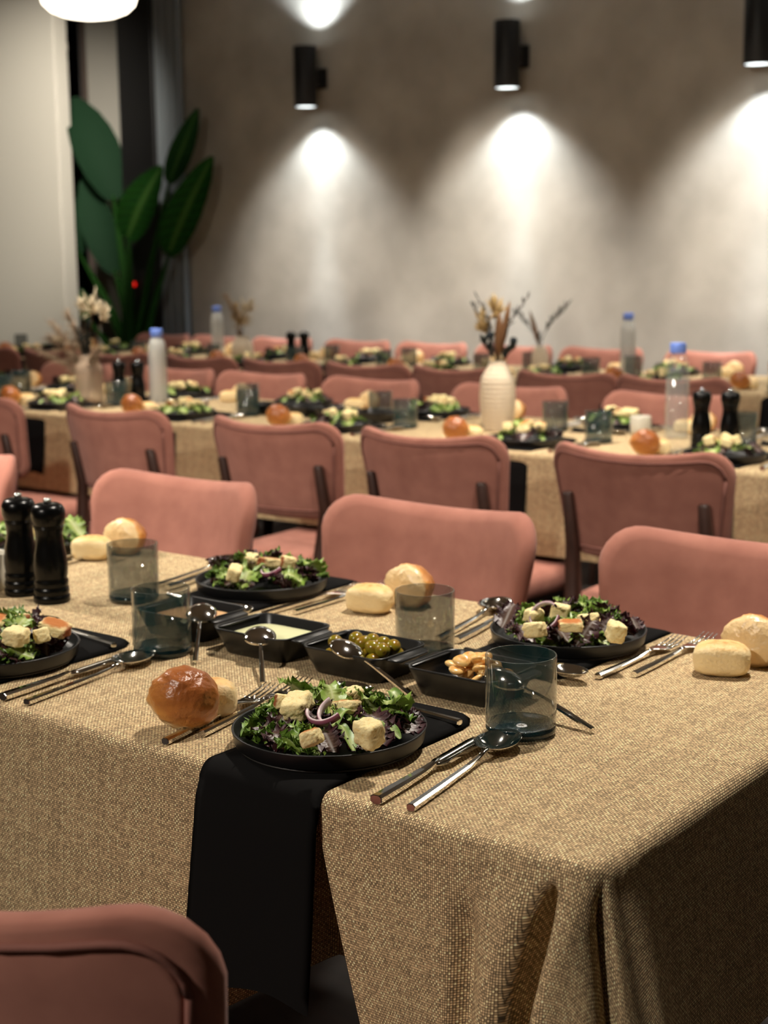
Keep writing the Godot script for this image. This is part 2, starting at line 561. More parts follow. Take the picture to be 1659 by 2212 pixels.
# ------------------------------------------------------------------ tables
# one cloth over a long table: a top, a rounded edge and a skirt with folds; uv in metres of cloth
func cloth(called: String, x0: float, x1: float, z0: float, z1: float, hang: float, front: bool, label: String) -> void:
	var st := begin()
	var er := 0.016
	var fold := FastNoiseLite.new()
	fold.seed = 4
	fold.frequency = 2.2
	# the outline, from the far left corner along the far side, right end, near side, left end
	var path := []     # [x, z, nx, nz]
	var nstep := 0.025
	var cr := 0.035
	var put_side := func(ax: float, az: float, bx: float, bz: float, nx: float, nz: float, step: float) -> void:
		var n := maxi(2, int(Vector2(bx - ax, bz - az).length() / step))
		for k in n + 1:
			path.append([lerpf(ax, bx, float(k) / n), lerpf(az, bz, float(k) / n), nx, nz])
	var put_corner := func(cx: float, cz: float, a0: float, n: int) -> void:
		for k in range(1, n):
			var a := a0 + PI / 2 * k / n
			path.append([cx + cos(a) * cr, cz + sin(a) * cr, cos(a), sin(a)])
	put_side.call(x0 + cr, z0, x1 - cr, z0, 0.0, -1.0, nstep * 3)
	put_corner.call(x1 - cr, z0 + cr, -PI / 2, 6)
	put_side.call(x1, z0 + cr, x1, z1 - cr, 1.0, 0.0, nstep)
	put_corner.call(x1 - cr, z1 - cr, 0.0, 16 if front else 6)
	if front:
		put_side.call(x1 - cr, z1, x1 - 0.60, z1, 0.0, 1.0, 0.004)
		put_side.call(x1 - 0.60, z1, x0 + cr, z1, 0.0, 1.0, nstep)
	else:
		put_side.call(x1 - cr, z1, x0 + cr, z1, 0.0, 1.0, nstep)
	put_corner.call(x0 + cr, z1 - cr, PI / 2, 6)
	put_side.call(x0, z1 - cr, x0, z0 + cr, -1.0, 0.0, nstep)
	put_corner.call(x0 + cr, z0 + cr, PI, 6)
	var depths := [0.0, 0.004, 0.009, 0.015, 0.022, 0.032, 0.045]
	var rest := 44 if front else 14
	for k in rest:
		depths.append(0.045 + (hang - 0.045) * pow((k + 1.0) / rest, 1.15))
	var grid := []
	var uvs := []
	for e in depths:
		var row := PackedVector3Array()
		var uv := PackedVector2Array()
		for p in path:
			var corner := exp(-pow((minf(absf(p[0] - x1), absf(p[0] - x0)) + minf(absf(p[1] - z1), absf(p[1] - z0))) / 0.16, 2))
			var len_: float = e * (1.0 + 0.5 * corner)
			var a := minf(len_ / er, PI / 2)
			var down := (1 - cos(a)) * er + maxf(0.0, len_ - er * PI / 2)
			var o := sin(a) * er
			var n := Vector3(p[2], 0, p[3])
			var shift := Vector3.ZERO
			var inward := 0.0     # how far a pleat leads the yarn in
			var t := clampf((down - 0.02) / 0.5, 0, 1)
			o += 0.010 * t * fold.get_noise_2d(p[0] * 1.6, p[1] * 1.6) + 0.03 * t
			# excess cloth gathers in a cone at each corner
			var dc := Vector2(minf(absf(p[0] - x1), absf(p[0] - x0)), minf(absf(p[1] - z1), absf(p[1] - z0)))
			var near_corner := exp(-pow((dc.x + dc.y) / 0.10, 2))
			o += 0.11 * t * near_corner
			if front and p[3] > 0.5:
				var x: float = p[0]
				# deep pleat, its mouth slanting to the left as it falls
				var c1 := -0.675 - 0.016 * smooth(0.03, 0.17, down)
				var s := smooth(0.030, 0.046, down)
				inward = 0.060 * s * exp(-pow((x - c1) / (0.0065 + 0.010 * t), 2))
				o += 0.016 * smooth(0.01, 0.06, down) * exp(-pow((x - c1 + 0.030) / 0.02, 2))
				o += 0.012 * s * exp(-pow((x - c1 - 0.024) / 0.012, 2))
				# softer pleats
				inward += 0.034 * smooth(0.010, 0.06, down) * exp(-pow((x + 0.622) / 0.010, 2))
				o += 0.014 * smooth(0.01, 0.06, down) * exp(-pow((x + 0.598) / 0.014, 2))
				o -= 0.020 * smooth(0.03, 0.12, down) * exp(-pow((x + 0.768) / 0.014, 2))
				o += 0.008 * smooth(0.02, 0.1, down) * exp(-pow((x + 0.735) / 0.02, 2))
				# the recess behind the hanging napkin: the lines of the cloth swing right as they fall
				var swing := 0.062 * pow(clampf((down - 0.03) / 0.20, 0, 1.4), 1.1)
				shift.x = swing * smooth(-1.06, -0.975, x) * smooth(-0.76, -0.955, x)
				inward += 0.20 * smooth(0.025, 0.07, down) * smooth(-0.9575, -0.969, x) * smooth(-1.112, -1.085, x)
				o -= inward
			row.append(Vector3(p[0], TOP - down, p[1]) + n * (o - er) + shift)
			uv.append(Vector2(p[0] + p[2] * (len_ - er) - inward, p[1] + p[3] * (len_ - er)))
		grid.append(row)
		uvs.append(uv)
	var m := path.size()
	for i in grid.size() - 1:
		for j in m:
			var k := (j + 1) % m
			for q in [[i, j], [i, k], [i + 1, k], [i, j], [i + 1, k], [i + 1, j]]:
				st.set_uv(uvs[q[0]][q[1]])
				st.add_vertex(grid[q[0]][q[1]])
	# the top
	var mid := Vector3((x0 + x1) / 2, TOP, (z0 + z1) / 2)
	for j in m:
		var k := (j + 1) % m
		var a: Vector3 = grid[0][j]
		var b: Vector3 = grid[0][k]
		var am := Vector3(clampf(a.x, x0 + 0.3, x1 - 0.3), TOP, mid.z)
		var bm := Vector3(clampf(b.x, x0 + 0.3, x1 - 0.3), TOP, mid.z)
		for v in [a, am, b, b, am, bm]:
			st.set_uv(Vector2(v.x, v.z))
			st.add_vertex(v)
	tag(put(called, done(st), M.cloth), label, "tablecloth")

func bare_table(x0: float, x1: float, z0: float, z1: float, which: String) -> void:
	var o := thing("banquet_table", "dark trestle of the %s banquet table, hidden under its cloth" % which, "table", Vector3((x0 + x1) / 2, 0, (z0 + z1) / 2))
	var w := (x1 - x0) / 2
	var d := (z1 - z0) / 2
	put("table_top", box_mesh(Vector3(-w, 0.715, -d), Vector3(w, 0.744, d), 0.004), M.wood, o)
	for i in 4:
		for s in [-1, 1]:
			var x := lerpf(-w + 0.18, w - 0.18, i / 3.0)
			put("leg", tube_mesh([Vector3(x, 0.715, s * (d - 0.12)), Vector3(x, 0, s * (d - 0.1))], [Vector2(0.02, 0.02), Vector2(0.016, 0.016)], 10), M.black, o)

func tables() -> void:
	cloth("tablecloth", -4.4, -0.622, -1.935, -1.108, 0.30, true, "coarse tan burlap cloth on the front table, its corner hanging in folds")
	cloth("tablecloth", -7.4, 0.4, -4.36, -3.54, 0.30, false, "tan burlap cloth on the middle table behind the first row of chairs")
	bare_table(-4.30, -0.80, -1.85, -1.36, "front")
	bare_table(-7.35, 0.36, -4.32, -3.58, "middle")
	bare_table(-8.15, -0.64, -6.38, -5.64, "back")
	cloth("tablecloth", -8.2, -0.6, -6.42, -5.60, 0.30, false, "tan burlap cloth on the back table nearest the plaster wall")

# ------------------------------------------------------------------ tableware
var proto := {}     # one mesh of each kind

func make_meshes() -> void:
	# coupe plate with an upright rim
	proto.plate = lathe_mesh([[0.02, 0.001], [0.099, 0.001], [0.104, 0.0025], [0.1085, 0.006], [0.1112, 0.0195], [0.1118, 0.0212], [0.1112, 0.0222], [0.1098, 0.0222], [0.1088, 0.0212], [0.1068, 0.0095], [0.102, 0.0055], [0.06, 0.0045], [0.01, 0.0045]], 72)
	proto.footring = lathe_mesh([[0.0985, 0.0], [0.1035, 0.0], [0.1045, 0.0026], [0.102, 0.0026]], 60, false, false)
	# tumbler
	var R := 0.0418
	proto.tumbler = lathe_mesh([[R - 0.001, 0.0125], [R, 0.016], [R, 0.094], [R - 0.0006, 0.0951], [R - 0.0016, 0.0951], [R - 0.0021, 0.094], [R - 0.0021, 0.0145], [R - 0.006, 0.0128]], 56, false, false)
	proto.tumbler_base = lathe_mesh([[0.004, 0.0006], [R - 0.005, 0.0004], [R - 0.0015, 0.002], [R - 0.0006, 0.006], [R - 0.001, 0.0123], [R - 0.004, 0.0124], [0.022, 0.0112], [0.01, 0.0128], [0.003, 0.0132]], 56)
	# cutlery, lying along z: the handle end at +z
	proto.handle = func(L0: float, L1: float, w: float, h: float) -> ArrayMesh:
		var hs := begin()
		hs.set_smooth_group(-1)
		tube(hs, [Vector3(0, h, L1), Vector3(0, h, L1 - 0.0006), Vector3(0, h, lerpf(L1, L0, 0.4)), Vector3(0, h + 0.001, lerpf(L1, L0, 0.8)), Vector3(0, h + 0.0035, L0)], [Vector2(w * 0.86, h * 0.86), Vector2(w, h), Vector2(w * 0.95, h * 0.95), Vector2(w * 0.8, h * 0.72), Vector2(w * 0.55, h * 0.42)], 8, 2.6)
		return done(hs)
	proto.fork_handle = proto.handle.call(-0.02, 0.110, 0.0052, 0.0042)
	var st := begin()
	# fork head: a dished palm and four tines
	tube(st, [Vector3(0, 0.0078, -0.018), Vector3(0, 0.0084, -0.030), Vector3(0, 0.0075, -0.040), Vector3(0, 0.0052, -0.052), Vector3(0, 0.0042, -0.062), Vector3(0, 0.0046, -0.067)], [Vector2(0.003, 0.0018), Vector2(0.0036, 0.0014), Vector2(0.0085, 0.0011), Vector2(0.0122, 0.001), Vector2(0.0124, 0.001), Vector2(0.0122, 0.0008)], 16, 3.0)
	for k in 4:
		var x := -0.0102 + 0.0068 * k
		tube(st, [Vector3(x, 0.0044, -0.064), Vector3(x, 0.0050, -0.078), Vector3(x * 0.98, 0.0075, -0.096), Vector3(x * 0.96, 0.0112, -0.112)], [Vector2(0.0019, 0.001), Vector2(0.0017, 0.001), Vector2(0.0014, 0.0009), Vector2(0.0006, 0.0005)], 8, 3.0)
	proto.fork_head = done(st)
	proto.knife_handle = proto.handle.call(0.008, 0.118, 0.0072, 0.0052)
	st = begin()
	var rings := []
	for k in 13:
		var t := k / 12.0
		var z := lerpf(0.010, -0.112, t)
		var w := 0.0105 * smooth(-0.02, 0.12, t) * (1.0 if t < 0.75 else sqrt(maxf(0.0, 1.0 - pow((t - 0.75) / 0.26, 2))))
		var edge := w + 0.001
		rings.append(PackedVector3Array([Vector3(-w, 0.0062, z), Vector3(-w * 0.4, 0.0074, z), Vector3(edge, 0.0060, z), Vector3(-w * 0.4, 0.0046, z)]))
	loft(st, rings)
	proto.knife_blade = done(st)
	proto.spoon_handle = proto.handle.call(-0.045, 0.110, 0.0052, 0.0042)
	st = begin()
	tube(st, [Vector3(0, 0.0077, -0.043), Vector3(0, 0.0100, -0.052), Vector3(0, 0.0130, -0.058)], [Vector2(0.0030, 0.002), Vector2(0.0030, 0.0016), Vector2(0.005, 0.001)], 10)
	spoon_bowl(st, 0.0235, 0.035, 0.0125, Vector3(0, 0.0138, -0.089))
	proto.spoon_bowl = done(st)
	proto.small_handle = proto.handle.call(-0.03, 0.085, 0.0042, 0.0034)
	st = begin()
	tube(st, [Vector3(0, 0.0062, -0.028), Vector3(0, 0.0076, -0.038), Vector3(0, 0.0086, -0.044)], [Vector2(0.0024, 0.0015), Vector2(0.0024, 0.0013), Vector2(0.004, 0.0009)], 10)
	spoon_bowl(st, 0.0165, 0.026, 0.0088, Vector3(0, 0.0102, -0.066))
	proto.small_bowl = done(st)
	st = begin()
	tube(st, [Vector3(0, 0.0062, -0.028), Vector3(0, 0.0080, -0.034), Vector3(0, 0.0120, -0.040)], [Vector2(0.0028, 0.0018), Vector2(0.0028, 0.0016), Vector2(0.005, 0.001)], 10)
	spoon_bowl(st, 0.0265, 0.030, 0.0085, Vector3(0, 0.0128, -0.067))
	proto.serving_bowl = done(st)
	# bread
	proto.crust_roll = bread_mesh(true, 1)
	proto.pale_roll = bread_mesh(false, 2)
	proto.crust_roll_2 = bread_mesh(true, 5)
	proto.pale_roll_2 = bread_mesh(false, 6)
	for k in 5:
		proto["cube_%d" % (k + 1)] = cube_mesh(k + 1)
	for k in 14:
		proto["leaf_%d" % k] = leaf_mesh(k, 12, 22)
	# pepper mill
	proto.mill = lathe_mesh([[0.01, 0.0005], [0.0285, 0.0005], [0.0297, 0.002], [0.0297, 0.011], [0.0285, 0.0125], [0.0275, 0.014], [0.0288, 0.016], [0.0292, 0.020], [0.0285, 0.0245], [0.0268, 0.0262], [0.0275, 0.028], [0.0282, 0.032], [0.0278, 0.037], [0.0262, 0.040], [0.0270, 0.043], [0.0283, 0.055], [0.0280, 0.066], [0.0262, 0.080], [0.0235, 0.094], [0.0220, 0.106], [0.0222, 0.116], [0.0238, 0.1225], [0.0238, 0.125], [0.021, 0.1262]], 44, true, true)
	proto.mill_head = lathe_mesh([[0.02, 0.1264], [0.0235, 0.1272], [0.0250, 0.1295], [0.0276, 0.138], [0.0283, 0.146], [0.0272, 0.154], [0.0235, 0.1605], [0.017, 0.1635], [0.006, 0.164]], 44)
	proto.mill_knob = lathe_mesh([[0.003, 0.163], [0.0065, 0.1645], [0.0070, 0.168], [0.0055, 0.1715], [0.002, 0.1728]], 20)
	proto.mill_rim = lathe_mesh([[0.0222, 0.1245], [0.0243, 0.1248], [0.0246, 0.1262], [0.0243, 0.1273], [0.022, 0.1275]], 44, false, false)

func spoon_bowl(st: SurfaceTool, w: float, l: float, depth: float, c: Vector3) -> void:
	var rings := []
	for side in 2:
		for k in 9:
			var s := (0.04 + 0.96 * k / 8.0) if side == 0 else (0.04 + 0.96 * (8 - k) / 8.0)
			var ring := PackedVector3Array()
			for j in 36:
				var a := TAU * j / 36
				var egg := 1.0 + 0.10 * sin(a)       # broader towards the handle
				var x := cos(a) * w * s * egg
				var z := sin(a) * l * s
				var y := depth * (s * s - 1.0)
				if side == 1:
					y -= 0.0011 * (1.0 - pow(s, 8))
				ring.append(c + Vector3(x, y, z))
			rings.append(ring)
	loft(st, rings)

# a sphere of points, shaped and coloured by functions of the direction
func blob(st: SurfaceTool, nu: int, nv: int, shape: Callable, paint: Callable) -> void:
	var pts := []
	for i in nv + 1:
		var row := []
		for j in nu:
			var th := PI * i / nv
			var ph := TAU * j / nu
			var d := Vector3(sin(th) * cos(ph), cos(th), sin(th) * sin(ph))
			row.append([shape.call(d), paint.call(d)])
		pts.append(row)
	for i in nv:
		for j in nu:
			var k := (j + 1) % nu
			for q in [[i, j], [i, k], [i + 1, k], [i, j], [i + 1, k], [i + 1, j]]:
				var v = pts[q[0]][q[1]]
				st.set_color(v[1])
				st.add_vertex(v[0])

func lin(r: float, g: float, b: float) -> Color:
	return Color(r, g, b).srgb_to_linear()

func bread_mesh(crust: bool, seed_: int) -> ArrayMesh:
	var n := FastNoiseLite.new()
	n.seed = seed_
	n.frequency = 1.1
	var st := begin()
	if crust:
		# a bun on its torn foot: the dome looks along +y
		blob(st, 40, 26, func(d: Vector3) -> Vector3:
			var e := 1.0 + 0.09 * n.get_noise_3dv(d * 1.5) + 0.035 * n.get_noise_3dv(d * 4.5) + 0.012 * n.get_noise_3dv(d * 12)
			var y := d.y * (0.037 if d.y > 0 else 0.020)
			var side := pow(1.0 - pow(absf(d.y), 3.0), 1 / 3.0) if d.y < 0 else sqrt(1.0 - d.y * d.y)
			var h := Vector2(d.x, d.z).normalized() * side
			if d.y < -0.25:
				e += 0.09 * n.get_noise_3dv(d * 9)
			return Vector3(h.x * 0.0375 * e, y * e + 0.020, h.y * 0.0325 * e),
		func(d: Vector3) -> Color:
			var k: float = d.y + 0.12 * n.get_noise_3dv(d * 2.5) + 0.05 * n.get_noise_3dv(d * 9)
			var c := lin(0.92, 0.80, 0.60)
			c = c.lerp(lin(0.86, 0.60, 0.31), smooth(-0.42, -0.18, k))
			c = c.lerp(lin(0.74, 0.47, 0.23), smooth(-0.12, 0.25, k))
			return c.lerp(lin(0.61, 0.35, 0.175), smooth(0.3, 0.95, k)))
	else:
		# a pull-apart roll: soft flat torn sides, a faintly toasted back
		blob(st, 40, 26, func(d: Vector3) -> Vector3:
			var p := 3.4
			var m := pow(pow(absf(d.x), p) + pow(absf(d.y), p) + pow(absf(d.z), p), 1 / p)
			var q := d / m
			var e := 1.0 + 0.05 * n.get_noise_3dv(d * 1.7) + 0.014 * n.get_noise_3dv(d * 7)
			var sag := 1.0 - 0.18 * q.x * q.x
			return Vector3(q.x * 0.037 * e, q.y * 0.0225 * e * (sag if q.y > 0 else 1.0) + 0.0222, q.z * 0.026 * e),
		func(d: Vector3) -> Color:
			var k: float = d.y + 0.25 * n.get_noise_3dv(d * 2.2)
			var c := lin(0.95, 0.85, 0.65)
			c = c.lerp(lin(0.92, 0.76, 0.50), smooth(0.45, 0.8, k))
			return c.lerp(lin(0.80, 0.55, 0.28), smooth(0.85, 1.1, k)))
	return done(st)

# a torn cube of toasted bread: one or two faces keep their crust
func cube_mesh(seed_: int) -> ArrayMesh:
	var n := FastNoiseLite.new()
	n.seed = seed_ * 7
	n.frequency = 1.0
	var st := begin()
	var half := [Vector3(0.0135, 0.0090, 0.0115), Vector3(0.0150, 0.0075, 0.0095), Vector3(0.0110, 0.0105, 0.0095), Vector3(0.0150, 0.0065, 0.0110), Vector3(0.0115, 0.0095, 0.0085)][seed_ - 1] as Vector3
	blob(st, 36, 26, func(d: Vector3) -> Vector3:
		var p := 5.5
		var m := pow(pow(absf(d.x), p) + pow(absf(d.y), p) + pow(absf(d.z), p), 1 / p)
		var e := 1.0 + 0.17 * n.get_noise_3dv(d * 1.3) + 0.06 * n.get_noise_3dv(d * 5) + 0.03 * n.get_noise_3dv(d * 11)
		return d / m * half * e,
	func(d: Vector3) -> Color:
		var c := lin(0.95, 0.88, 0.66)
		var k: float = 0.5 + 0.5 * n.get_noise_3dv(d * 4)
		c = c.lerp(lin(0.91, 0.77, 0.48), smooth(0.5, 0.85, k))
		if seed_ == 2 or seed_ == 4:
			c = c.lerp(lin(0.72, 0.43, 0.19), smooth(0.55, 0.8, d.y + 0.2 * (k - 0.5)))
		if seed_ == 4 or seed_ == 5:
			c = c.lerp(lin(0.60, 0.33, 0.16), smooth(0.62, 0.8, d.x + 0.2 * (k - 0.5)))
		return c)
	return done(st)

# a salad leaf rooted at the origin and growing along -z: ruffled, ribbed, curling over
func leaf_mesh(k: int, nu: int, nv: int) -> ArrayMesh:
	var r := RandomNumberGenerator.new()
	r.seed = 100 + k
	# frilly green, dark red oak leaf, long smooth green
	var kind := [0, 1, 0, 2, 1, 0, 0, 1, 2, 0, 1, 0, 2, 1][k] as int
	var long := r.randf_range(0.050, 0.070) if kind < 2 else r.randf_range(0.060, 0.082)
	var wide := r.randf_range(0.017, 0.024) if kind < 2 else r.randf_range(0.009, 0.013)
	var lobes := r.randf_range(4.2, 6.5)
	var ph := r.randf() * TAU
	var curl := r.randf_range(0.4, 1.5)
	var base := lin(0.62, 0.69, 0.34)
	var tip := lin(0.37, 0.49, 0.17)
	if kind == 1:
		base = lin(0.36, 0.27, 0.20)
		tip = lin(0.22, 0.11, 0.12)
	elif kind == 2:
		base = lin(0.72, 0.78, 0.46)
		tip = lin(0.42, 0.55, 0.22)
	if kind == 0 and k % 3 == 0:
		tip = lin(0.50, 0.61, 0.25)
		base = lin(0.76, 0.80, 0.50)
	var st := begin()
	var grid := []
	for i in nv + 1:
		var v := float(i) / nv
		var row := []
		for j in nu + 1:
			var u := float(j) / nu * 2 - 1
			var w := wide * pow(sin(PI * clampf(0.06 + 0.86 * pow(v, 0.8), 0, 1)), 0.8)
			if kind < 2:
				w *= 1.0 + 0.30 * sin(v * lobes * TAU + ph + signf(u) * 0.7) * pow(absf(u), 2)
			var ang := curl * v * v
			var zz := -long * (sin(ang) / maxf(curl * v, 0.001) if v > 0 else 0.0)
			zz = -long * v * (1.0 - 0.18 * curl * v * v)
			var yy := long * v * (0.16 + 0.20 * sin(v * 2.6) - 0.30 * curl * 0.5 * v * v)
			yy += 0.25 * w * absf(u) * absf(u)
			if kind < 2:
				var f := pow(absf(u), 1.6)
				yy += 0.0060 * f * sin(v * lobes * TAU * 1.7 + ph * 2 + u * 2.0)
				zz += 0.0045 * f * sin(v * lobes * TAU * 2.1 + ph + u)
			else:
				yy += 0.002 * sin(v * 9 + ph) * absf(u)
			var c := base.lerp(tip, clampf(absf(u) * 1.2 + v * 0.35, 0, 1))
			if absf(u) < 0.16:
				c = c.lerp(base.lightened(0.35), 0.8 * (1 - v * 0.7))
			row.append([Vector3(u * w, yy, zz), c])
		grid.append(row)
	for i in nv:
		for j in nu:
			for q in [[i, j], [i, j + 1], [i + 1, j + 1], [i, j], [i + 1, j + 1], [i + 1, j]]:
				var p = grid[q[0]][q[1]]
				st.set_color(p[1])
				st.add_vertex(p[0])
	return done(st)

func plate_at(p: Vector3, label: String, group := "") -> Node3D:
	var o := thing("dinner_plate", label, "plate", p, 0.0, group)
	put("plate_body", proto.plate, M.stoneware, o)
	put("foot_ring", proto.footring, M.footring, o)
	return o

func tumbler_at(p: Vector3, label: String) -> Node3D:
	var o := thing("glass_tumbler", label, "glass", p)
	put("glass_wall", proto.tumbler, M.smoke, o)
	put("glass_base", proto.tumbler_base, M.smoke_base, o)
	return o

func fork_at(p: Vector3, turn: float, label: String, category := "fork", group := "") -> void:
	var o := thing("table_fork", label, category, p, turn, group)
	put("handle", proto.fork_handle, M.steel, o)
	put("fork_head", proto.fork_head, M.steel, o)

func knife_at(p: Vector3, turn: float, label: String, group := "") -> void:
	var o := thing("table_knife", label, "knife", p, turn, group)
	put("handle", proto.knife_handle, M.steel, o)
	put("blade", proto.knife_blade, M.steel, o)

func spoon_at(p: Vector3, turn: float, label: String, small := false, group := "") -> Node3D:
	var o := thing("dessert_spoon" if small else "table_spoon", label, "spoon", p, turn, group)
	put("handle", proto.small_handle if small else proto.spoon_handle, M.steel, o)
	put("spoon_bowl", proto.small_bowl if small else proto.spoon_bowl, M.steel, o)
	return o

# a folded black napkin: from the middle of the table, under the plate, over the edge; local +z points to the diner
func napkin_mesh(z_in: float, z_edge: float, wide: float, drop: float) -> ArrayMesh:
	var st := begin()
	var er := 0.020
	var prof := []     # (z, y, outward offset factor)
	for k in 15:
		prof.append(Vector2(lerpf(z_in, z_edge - er, k / 14.0), 0.0))
	for k in range(1, 7):
		var a := PI / 2 * k / 6
		prof.append(Vector2(z_edge - er + sin(a) * er, -(1 - cos(a)) * er))
	for k in range(1, 13):
		prof.append(Vector2(z_edge + 0.004 + 0.026 * k / 12.0, -er - (drop - er) * k / 12.0))
	var nu := 14
	for side in 2:
		var rows := []
		for i in prof.size():
			var row := PackedVector3Array()
			var t := float(i) / (prof.size() - 1)
			var nrm := Vector2(0, 1)
			if i > 14:
				nrm = Vector2(1, 0.1).normalized() if i > 20 else Vector2(sin(PI / 2 * (i - 14) / 6.0), cos(PI / 2 * (i - 14) / 6.0))
			for j in nu + 1:
				var u := float(j) / nu * 2 - 1
				var w := wide / 2
				var q: Vector2 = prof[i]
				if i < 3:   # rounded far end
					w *= [0.80, 0.95, 0.995][i]
				var lift := 0.0012 + (0.0026 + 0.003 * smooth(0.42, 0.0, t) if side == 0 else 0.0) * (1.0 - pow(absf(u), 10))
				lift += 0.0015 * sin(u * 3.0 + t * 4.0) * smooth(0.6, 1.0, t)
				var hem := 0.0
				if i > 24:
					hem = 0.010 * sin(u * 2.4 + 0.6) * (i - 24) / 8.0
				var skew := 0.006 * smooth(0.5, 1.0, t) * u
				row.append(Vector3(u * w + skew, q.y + nrm.y * lift + hem, q.x + nrm.x * lift))
			rows.append(row)
		if side == 0:
			loft(st, rows, false, false, false)
		else:
			rows.reverse()
			loft(st, rows, false, false, false)
	return done(st)

func bread_pair(p: Vector3, turn: float, l_crust: String, l_pale: String, gap := 1.0) -> void:
	var c := put("bread_bun", proto.crust_roll, M.crust)
	tag(c, l_crust, "bread")
	var b := Basis(Vector3.UP, turn)
	c.position = p + b * Vector3(-0.004, 0.004, 0.012)
	var tilt := 35.0 if absf(turn) < 1.6 else 96.0
	c.basis = (b * Basis.from_euler(Vector3(deg_to_rad(tilt), 0.15, deg_to_rad(-20.0 if tilt < 50 else 8.0)))).scaled(Vector3.ONE * 1.12)
	c.position.y += 0.016 if tilt < 50 else 0.030
	var q := put("bread_bun", proto.pale_roll, M.bread)
	tag(q, l_pale, "bread")
	q.position = p + b * Vector3(0.016 * gap, 0, -0.034)
	q.basis = b * Basis(Vector3.UP, 0.3)

# loose leaves heaped on a plate; near plates have every leaf as a part, far ones one joined part
func salad(p: Vector3, label: String, count: int, joined: bool, seed_: int) -> Node3D:
	var r := RandomNumberGenerator.new()
	r.seed = seed_
	var o := thing("green_salad", label, "salad", p + Vector3(0, 0.006, 0))
	var st := begin()
	for k in count:
		var rad := 0.092 * pow(r.randf(), 0.42)
		var a := TAU * r.randf()
		var h := 0.004 + 0.042 * (1.0 - pow(rad / 0.098, 2)) * r.randf_range(0.25, 1.0)
		var turn := r.randf() * TAU
		if rad > 0.042:
			turn = -a - PI / 2 + r.randf_range(-1.75, 1.75) + PI     # rim leaves mostly lie inward or along the rim
		var kind := r.randi() % 14
		var s := r.randf_range(0.55, 0.95)
		var bs := Basis.from_euler(Vector3(r.randf_range(0.0, 0.5), turn, r.randf_range(-0.5, 0.5))).scaled(Vector3(s, s, s))
		var back := bs * Vector3(0, 0, 0.022)
		var foot := Vector3(cos(a) * rad + back.x, 0, sin(a) * rad + back.z)
		if foot.length() > 0.098:
			foot *= 0.098 / foot.length()
		foot.y = maxf(h + maxf(back.y, -0.002), 0.006 + 0.014 * smooth(0.075, 0.1, foot.length()))
		var x := Transform3D(bs, foot)
		if joined:
			st.append_from(proto["leaf_%d" % kind], 0, x)
		else:
			var m := put("lettuce_leaf", proto["leaf_%d" % kind], M.leaf, o)
			m.transform = x
	if joined:
		st.index()
		put("lettuce_leaves", st.commit(), M.leaf, o).set_meta("kind", "stuff")
	return o

func crouton(p: Vector3, kind: int, label: String, group: String, size := 1.0) -> void:
	var m := put("crouton", proto["cube_%d" % kind], M.crumb)
	tag(m, label, "crouton", group)
	m.position = p
	m.basis = Basis.from_euler(Vector3(rng.randf_range(-0.4, 0.4), rng.randf() * TAU, rng.randf_range(-0.4, 0.4))).scaled(Vector3.ONE * size * 1.15)

# a curved slice of red onion
func onion(p: Vector3, r: float, a0: float, a1: float, tilt: Vector3, label: String, group: String) -> void:
	var st := begin()
	var n := 22
	for side in 2:
		var rows := []
		for i in n + 1:
			var a := lerpf(a0, a1, float(i) / n)
			var row := PackedVector3Array()
			for e in [[-0.5, 0.0], [-0.45, 0.5], [0.45, 0.5], [0.5, 0.0], [0.45, -0.5], [-0.45, -0.5]]:
				var rr: float = r + e[1] * 0.003
				row.append(Vector3(cos(a) * rr, e[0] * 0.0085, sin(a) * rr))
			rows.append(row)
		if side == 0:
			for i in n:
				for j in 6:
					var k := (j + 1) % 6
					for q in [[i, j], [i + 1, j], [i + 1, k], [i, j], [i + 1, k], [i, k]]:
						st.set_color(lin(0.58, 0.33, 0.42) if q[1] == 1 or q[1] == 2 else lin(0.84, 0.76, 0.77))
						st.add_vertex(rows[q[0]][q[1]])
	var m := put("onion_slice", done(st), M.onion)
	m.position = p
	m.rotation = tilt
	tag(m, label, "onion", group)

